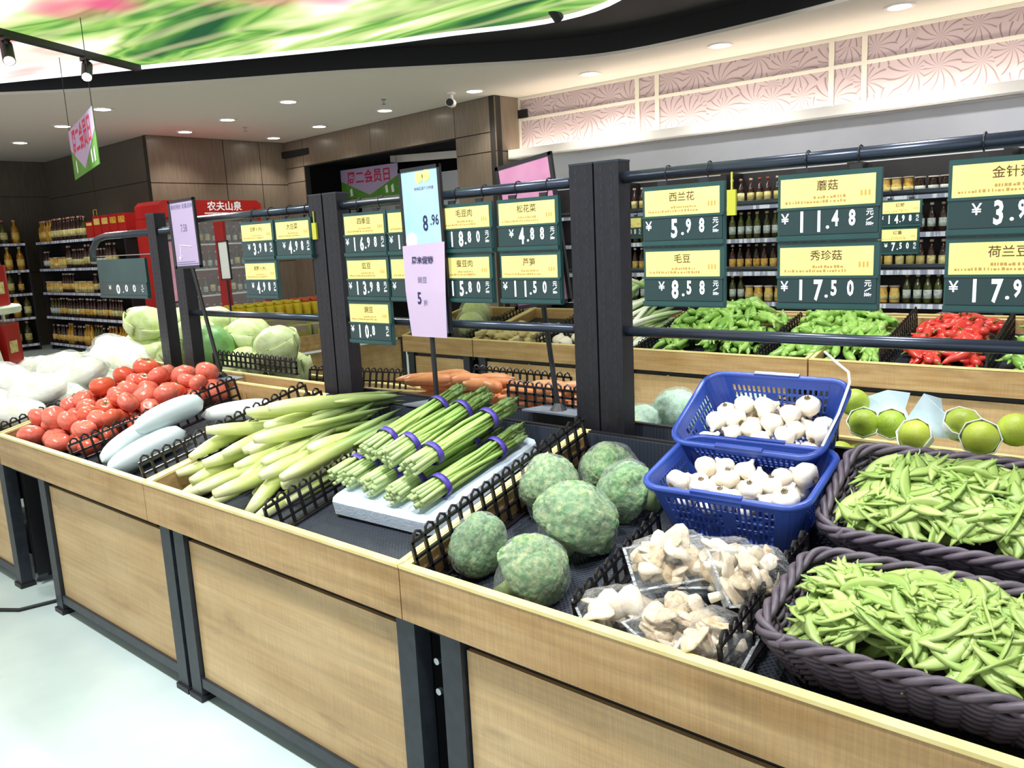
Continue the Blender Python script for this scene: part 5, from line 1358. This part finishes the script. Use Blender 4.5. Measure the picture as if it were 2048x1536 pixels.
for zi, z in enumerate((0.52, 0.9, 1.27, 1.62)):
    y = 5.62
    while y < 6.98:
        tag(put('water_bottle', KJ[q.choice(('white', 'wine', 'green'))], None, (-11.0, y, z + 0.001)), 'bottle inside the red drinks cooler, ' + ['lowest', 'second', 'third', 'top'][zi] + ' shelf', 'bottle', 'bottles in the red cooler'); y += 0.11

# ------------------------------------------------------------------ banners
def banner(label, p0, p1, z0, z1, wires, zt):
    p0 = Vector(p0); p1 = Vector(p1); d = p1 - p0; W = d.length; H = z1 - z0
    t = thing('hanging_banner', label, 'banner', (p0.x, p0.y, z0), (0, 0, math.atan2(d.y, d.x)), group='green and white hanging banners')
    MB().span((0, -0.003, 0), (W, 0.003, H)).build('panel', 'print_green', t)
    b = MB(); v = [(0.0, H), (W, H), (W, H * 0.62), (W * 0.5, H * 0.08), (0, H * 0.62)]
    b.add([(x, -0.005, z) for x, z in v] + [(x, -0.003, z) for x, z in v], [(0, 1, 2, 3, 4), (9, 8, 7, 6, 5)] + [(i, 5 + i, 5 + (i + 1) % 5, (i + 1) % 5) for i in range(5)])
    b.build('white_field', 'paper_lilac', t)
    letter('周二会员日', 'print_red', t, (W / 2, -0.006, H * 0.66), W * 0.155, bold=0.02)
    for x in (0.16, 0.78, 0.88):
        MB().add([(W * x, -0.005, H * 0.08), (W * x + W * 0.04, -0.005, H * 0.1), (W * x + W * 0.03, -0.005, H * 0.36), (W * x - W * 0.01, -0.005, H * 0.3)], [(0, 1, 2, 3)]).build('figure_mark', 'paper_white', t)
    if wires:
        for x in (0.03, W - 0.03): MB().tube([(x, 0, H), (x, 0, zt - z0)], 0.003, 5).build('wire', 'frame_dark', t)
banner('small green and white banner hanging from the ceiling at the left', (-7.93, 3.3), (-6.5, 2.9), 2.2, 2.62, True, 3.25)
banner('wide green and white banner inside the dark doorway', (-11.3, 9.0), (-9.88, 9.0), 2.26, 2.74, True, 2.95)

# ------------------------------------------------------------------ red promotion display at the far left
pc = (-6.42, 1.72)
t = thing('promotion_display', 'red tiered display with round white shelves at the left picture edge', 'display', (pc[0], pc[1], 0))
def disc(r, z, h): return MB().lathe([(r * 0.98, z), (r, z + 0.01), (r, z + h - 0.01), (r * 0.98, z + h)], 36)
disc(0.50, 0.76, 0.055).build('round_shelf', 'white_gloss', t); disc(0.44, 1.16, 0.05).build('round_shelf', 'white_gloss', t); disc(0.5, 0.3, 0.05).build('round_shelf', 'white_gloss', t); disc(0.5, 0.02, 0.05).build('base', 'red_gloss', t)
disc(0.2, 0.07, 1.6).build('core', 'red_gloss', t)
for a in (0.3, 1.9, 3.4, 5.0): MB().tube([(0.44 * math.cos(a), 0.44 * math.sin(a), 0.07), (0.40 * math.cos(a), 0.40 * math.sin(a), 1.16)], 0.012, 8).build('upright', 'white_gloss', t)
i = 0
for z, rr in ((0.816, 0.34), (1.211, 0.31)):
    for k in range(9):
        a = k * 2 * PI / 9 + 0.1
        b = thing('red_pack', 'red packet on the %s round shelf of the red display' % ('lower' if z < 1 else 'upper'), 'packet', (pc[0] + rr * math.cos(a), pc[1] + rr * math.sin(a), z), (0, 0, a), group='red packets on the display')
        MB().span((-0.06, -0.085, 0), (0.06, 0.085, 0.27)).build('carton', 'red_gloss', b)
        MB().span((0.06, -0.05, 0.08), (0.062, 0.05, 0.16)).build('label_band', 'label_cream', b)
b = thing('display_price_card', 'pale card with dark figures leaning on the red display', 'price card', (-5.985, 1.83, 0.818), (0, -0.25, 0.35))
MB().span((-0.003, -0.07, 0), (0.003, 0.07, 0.26)).build('card', 'paper_white', b)
letter('31.8', 'print_navy', b, (0.004, 0.01, 0.1), 0.05, (PI / 2, 0, PI / 2), bold=0.01)
MB().lathe([(0.02, 0), (0.02, 0.001)], 14).build('picture_dot', 'plaster_grey', b, False, (0.0035, -0.03, 0.045), (0, PI / 2, 0))

# ------------------------------------------------------------------ fruit stand in the middle aisle
t = thing('fruit_stand', 'wooden fruit stand facing sideways in the middle aisle', 'display stand', (-6.9, 3.55, 0))
MB().span((0.88, 0, 0.6), (0.9, 1.9, 0.74)).build('front_board', 'oak', t)
MB().span((0, 0, 0.6), (0.88, 0.02, 0.74)).build('side_board', 'oak', t); MB().span((0, 1.88, 0.6), (0.88, 1.9, 0.74)).build('side_board', 'oak', t)
MB().span((0, 0.02, 0.64), (0.88, 1.88, 0.66)).build('tray_floor', 'liner', t)
MB().span((0.84, 0.06, 0.05), (0.86, 1.84, 0.57)).build('front_panel', 'oak_panel', t)
for y in (0.02, 1.83):
    for x in (0.03, 0.82): MB().span((x, y, 0), (x + 0.05, y + 0.05, 0.6)).build('leg', 'frame_metal', t)
JB = MB().lathe([(0.036, 0), (0.04, 0.01), (0.04, 0.10), (0.03, 0.12)], 12).mesh('juice_bottle', 'yellow_pack', True)
JC = MB().lathe([(0.032, 0.12), (0.032, 0.15)], 12).mesh('cap', 'red_cap', True); JY = MB().lathe([(0.032, 0.12), (0.032, 0.145)], 12).mesh('cap', 'yellow_pack', True)
bx_ = thing('tray_riser', 'pale step carrying the rows of bottles on the fruit stand', 'riser', (-6.75, 3.75, 0.661))
MB().span((0, 0, 0), (0.45, 1.55, 0.22)).build('step', 'carton_grey', bx_)
for r_ in range(3):
    for c_ in range(15):
        red = c_ > 7
        o = tag(put('juice_bottle', JB, None, (-6.66 + r_ * 0.1, 3.83 + c_ * 0.098, 0.882)), ('yellow bottle with red cap' if red else 'all yellow bottle') + ' in the rows on the fruit stand', 'bottle', 'red capped bottles on the fruit stand' if red else 'yellow bottles on the fruit stand')
        put('cap', JC if red else JY, o)
for i in range(5):
    b = thing('fruit_carton', 'grey and green carton on the fruit stand front, ' + ['nearest', 'second', 'third', 'fourth', 'farthest'][i], 'carton', (-6.24, 3.72 + i * 0.24, 0.662), (0, 0, 0.1 * (i % 3) - 0.1), group='cartons on the fruit stand')
    MB().span((-0.06, 0, 0), (0.13, 0.2, 0.16)).build('carton', 'carton_grey', b)
    MB().span((0.13, 0.04, 0.03), (0.132, 0.16, 0.12)).build('label_band', 'yellow_pack' if i % 2 else 'label_cream', b)
b = thing('red_display_board', 'tall narrow dark red board standing beyond the cabbages', 'board', (-8.6, 5.0, 0))
MB().span((0, 0, 0.02), (0.19, 0.03, 1.92)).build('board', 'red_gloss', b); MB().span((-0.03, -0.12, 0), (0.22, 0.15, 0.02)).build('base_plate', 'plate_metal', b)
cb_ = MB().tube([(-4.3, 0.95, 0.008), (-4.0, 1.02, 0.008), (-3.85, 1.12, 0.008), (-3.8, 1.3, 0.008), (-3.85, 1.6, 0.008)], 0.008, 6).build('floor_cable', 'frame_dark', None, True)
tag(cb_, 'dark cable on the pale floor by the left stand foot', 'cable')

# ------------------------------------------------------------------ labels by place within each heap
ORD = ['first', 'second', 'third', 'fourth', 'fifth', 'sixth', 'seventh', 'eighth', 'ninth', 'tenth', 'eleventh', 'twelfth', 'thirteenth', 'fourteenth', 'fifteenth', 'sixteenth', 'seventeenth', 'eighteenth', 'nineteenth', 'twentieth', 'twenty-first', 'twenty-second', 'twenty-third', 'twenty-fourth', 'twenty-fifth', 'twenty-sixth', 'twenty-seventh', 'twenty-eighth', 'twenty-ninth', 'thirtieth']
def screen(o):
    d = o.location - Vector((0, 0, 1.5)); k = d.dot(fwd)
    return d.dot(right) / k, d.dot(down) / k
def by_place(group, base, nrows):
    its = [o for o in bpy.data.objects if o.parent is None and o.get('group') == group]
    its.sort(key=lambda o: screen(o)[1]); n = len(its)
    names = {1: [''], 2: ['back row', 'front row'], 3: ['back row', 'middle row', 'front row'], 4: ['back row', 'second row', 'third row', 'front row'], 5: ['back row', 'second row', 'third row', 'fourth row', 'front row'], 6: ['back row', 'second row', 'third row', 'fourth row', 'fifth row', 'front row']}[nrows]
    for r in range(nrows):
        row = sorted(its[r * n // nrows:(r + 1) * n // nrows], key=lambda o: screen(o)[0])
        for i, o in enumerate(row):
            if i < len(ORD): o['label'] = base + ', ' + (names[r] + ', ' if names[r] else '') + ('leftmost' if i == 0 else 'rightmost' if i == len(row) - 1 else ORD[i] + ' from the left')
by_place('heaped red tomatoes', 'red tomato in the left heap', 6)
by_place('heaped water bamboo shoots', 'pale green water bamboo shoot', 3)
by_place('film wrapped napa cabbages', 'film wrapped white napa cabbage', 2)
by_place('heaped round cabbages', 'round cabbage behind the left posts', 2)
by_place('heaped carrots', 'orange carrot behind the asparagus', 3)
by_place('garlic in the front blue basket', 'garlic bulb in the front blue basket', 3)
by_place('garlic in the rear blue basket', 'garlic bulb in the rear blue basket', 3)
by_place('leeks on the far stand', 'white and green leek', 2)
by_place('heaped ginger', 'ginger root on the far stand', 4)
by_place('purple sweet potatoes', 'purple sweet potato behind the peppers', 2)
by_place('heap of red peppers', 'glossy red pepper', 5)
by_place('green peppers at the right edge', 'green pepper right of the red ones', 4)
by_place('lower layer of green fruit', 'lower green fruit behind the wicker baskets', 1)
by_place('small white vegetables', 'small white vegetable right of the ginger', 1)

from collections import defaultdict
same = defaultdict(list)
for o in bpy.data.objects:
    if o.parent is None and o.get('category') and o.get('kind') != 'stuff': same[o['label']].append(o)
for lab, its in same.items():
    if 1 < len(its) <= 30:
        its.sort(key=lambda o: screen(o)[0])
        for i, o in enumerate(its): o['label'] = lab + ', ' + ('leftmost' if i == 0 else 'rightmost' if i == len(its) - 1 else ORD[i] + ' from left')
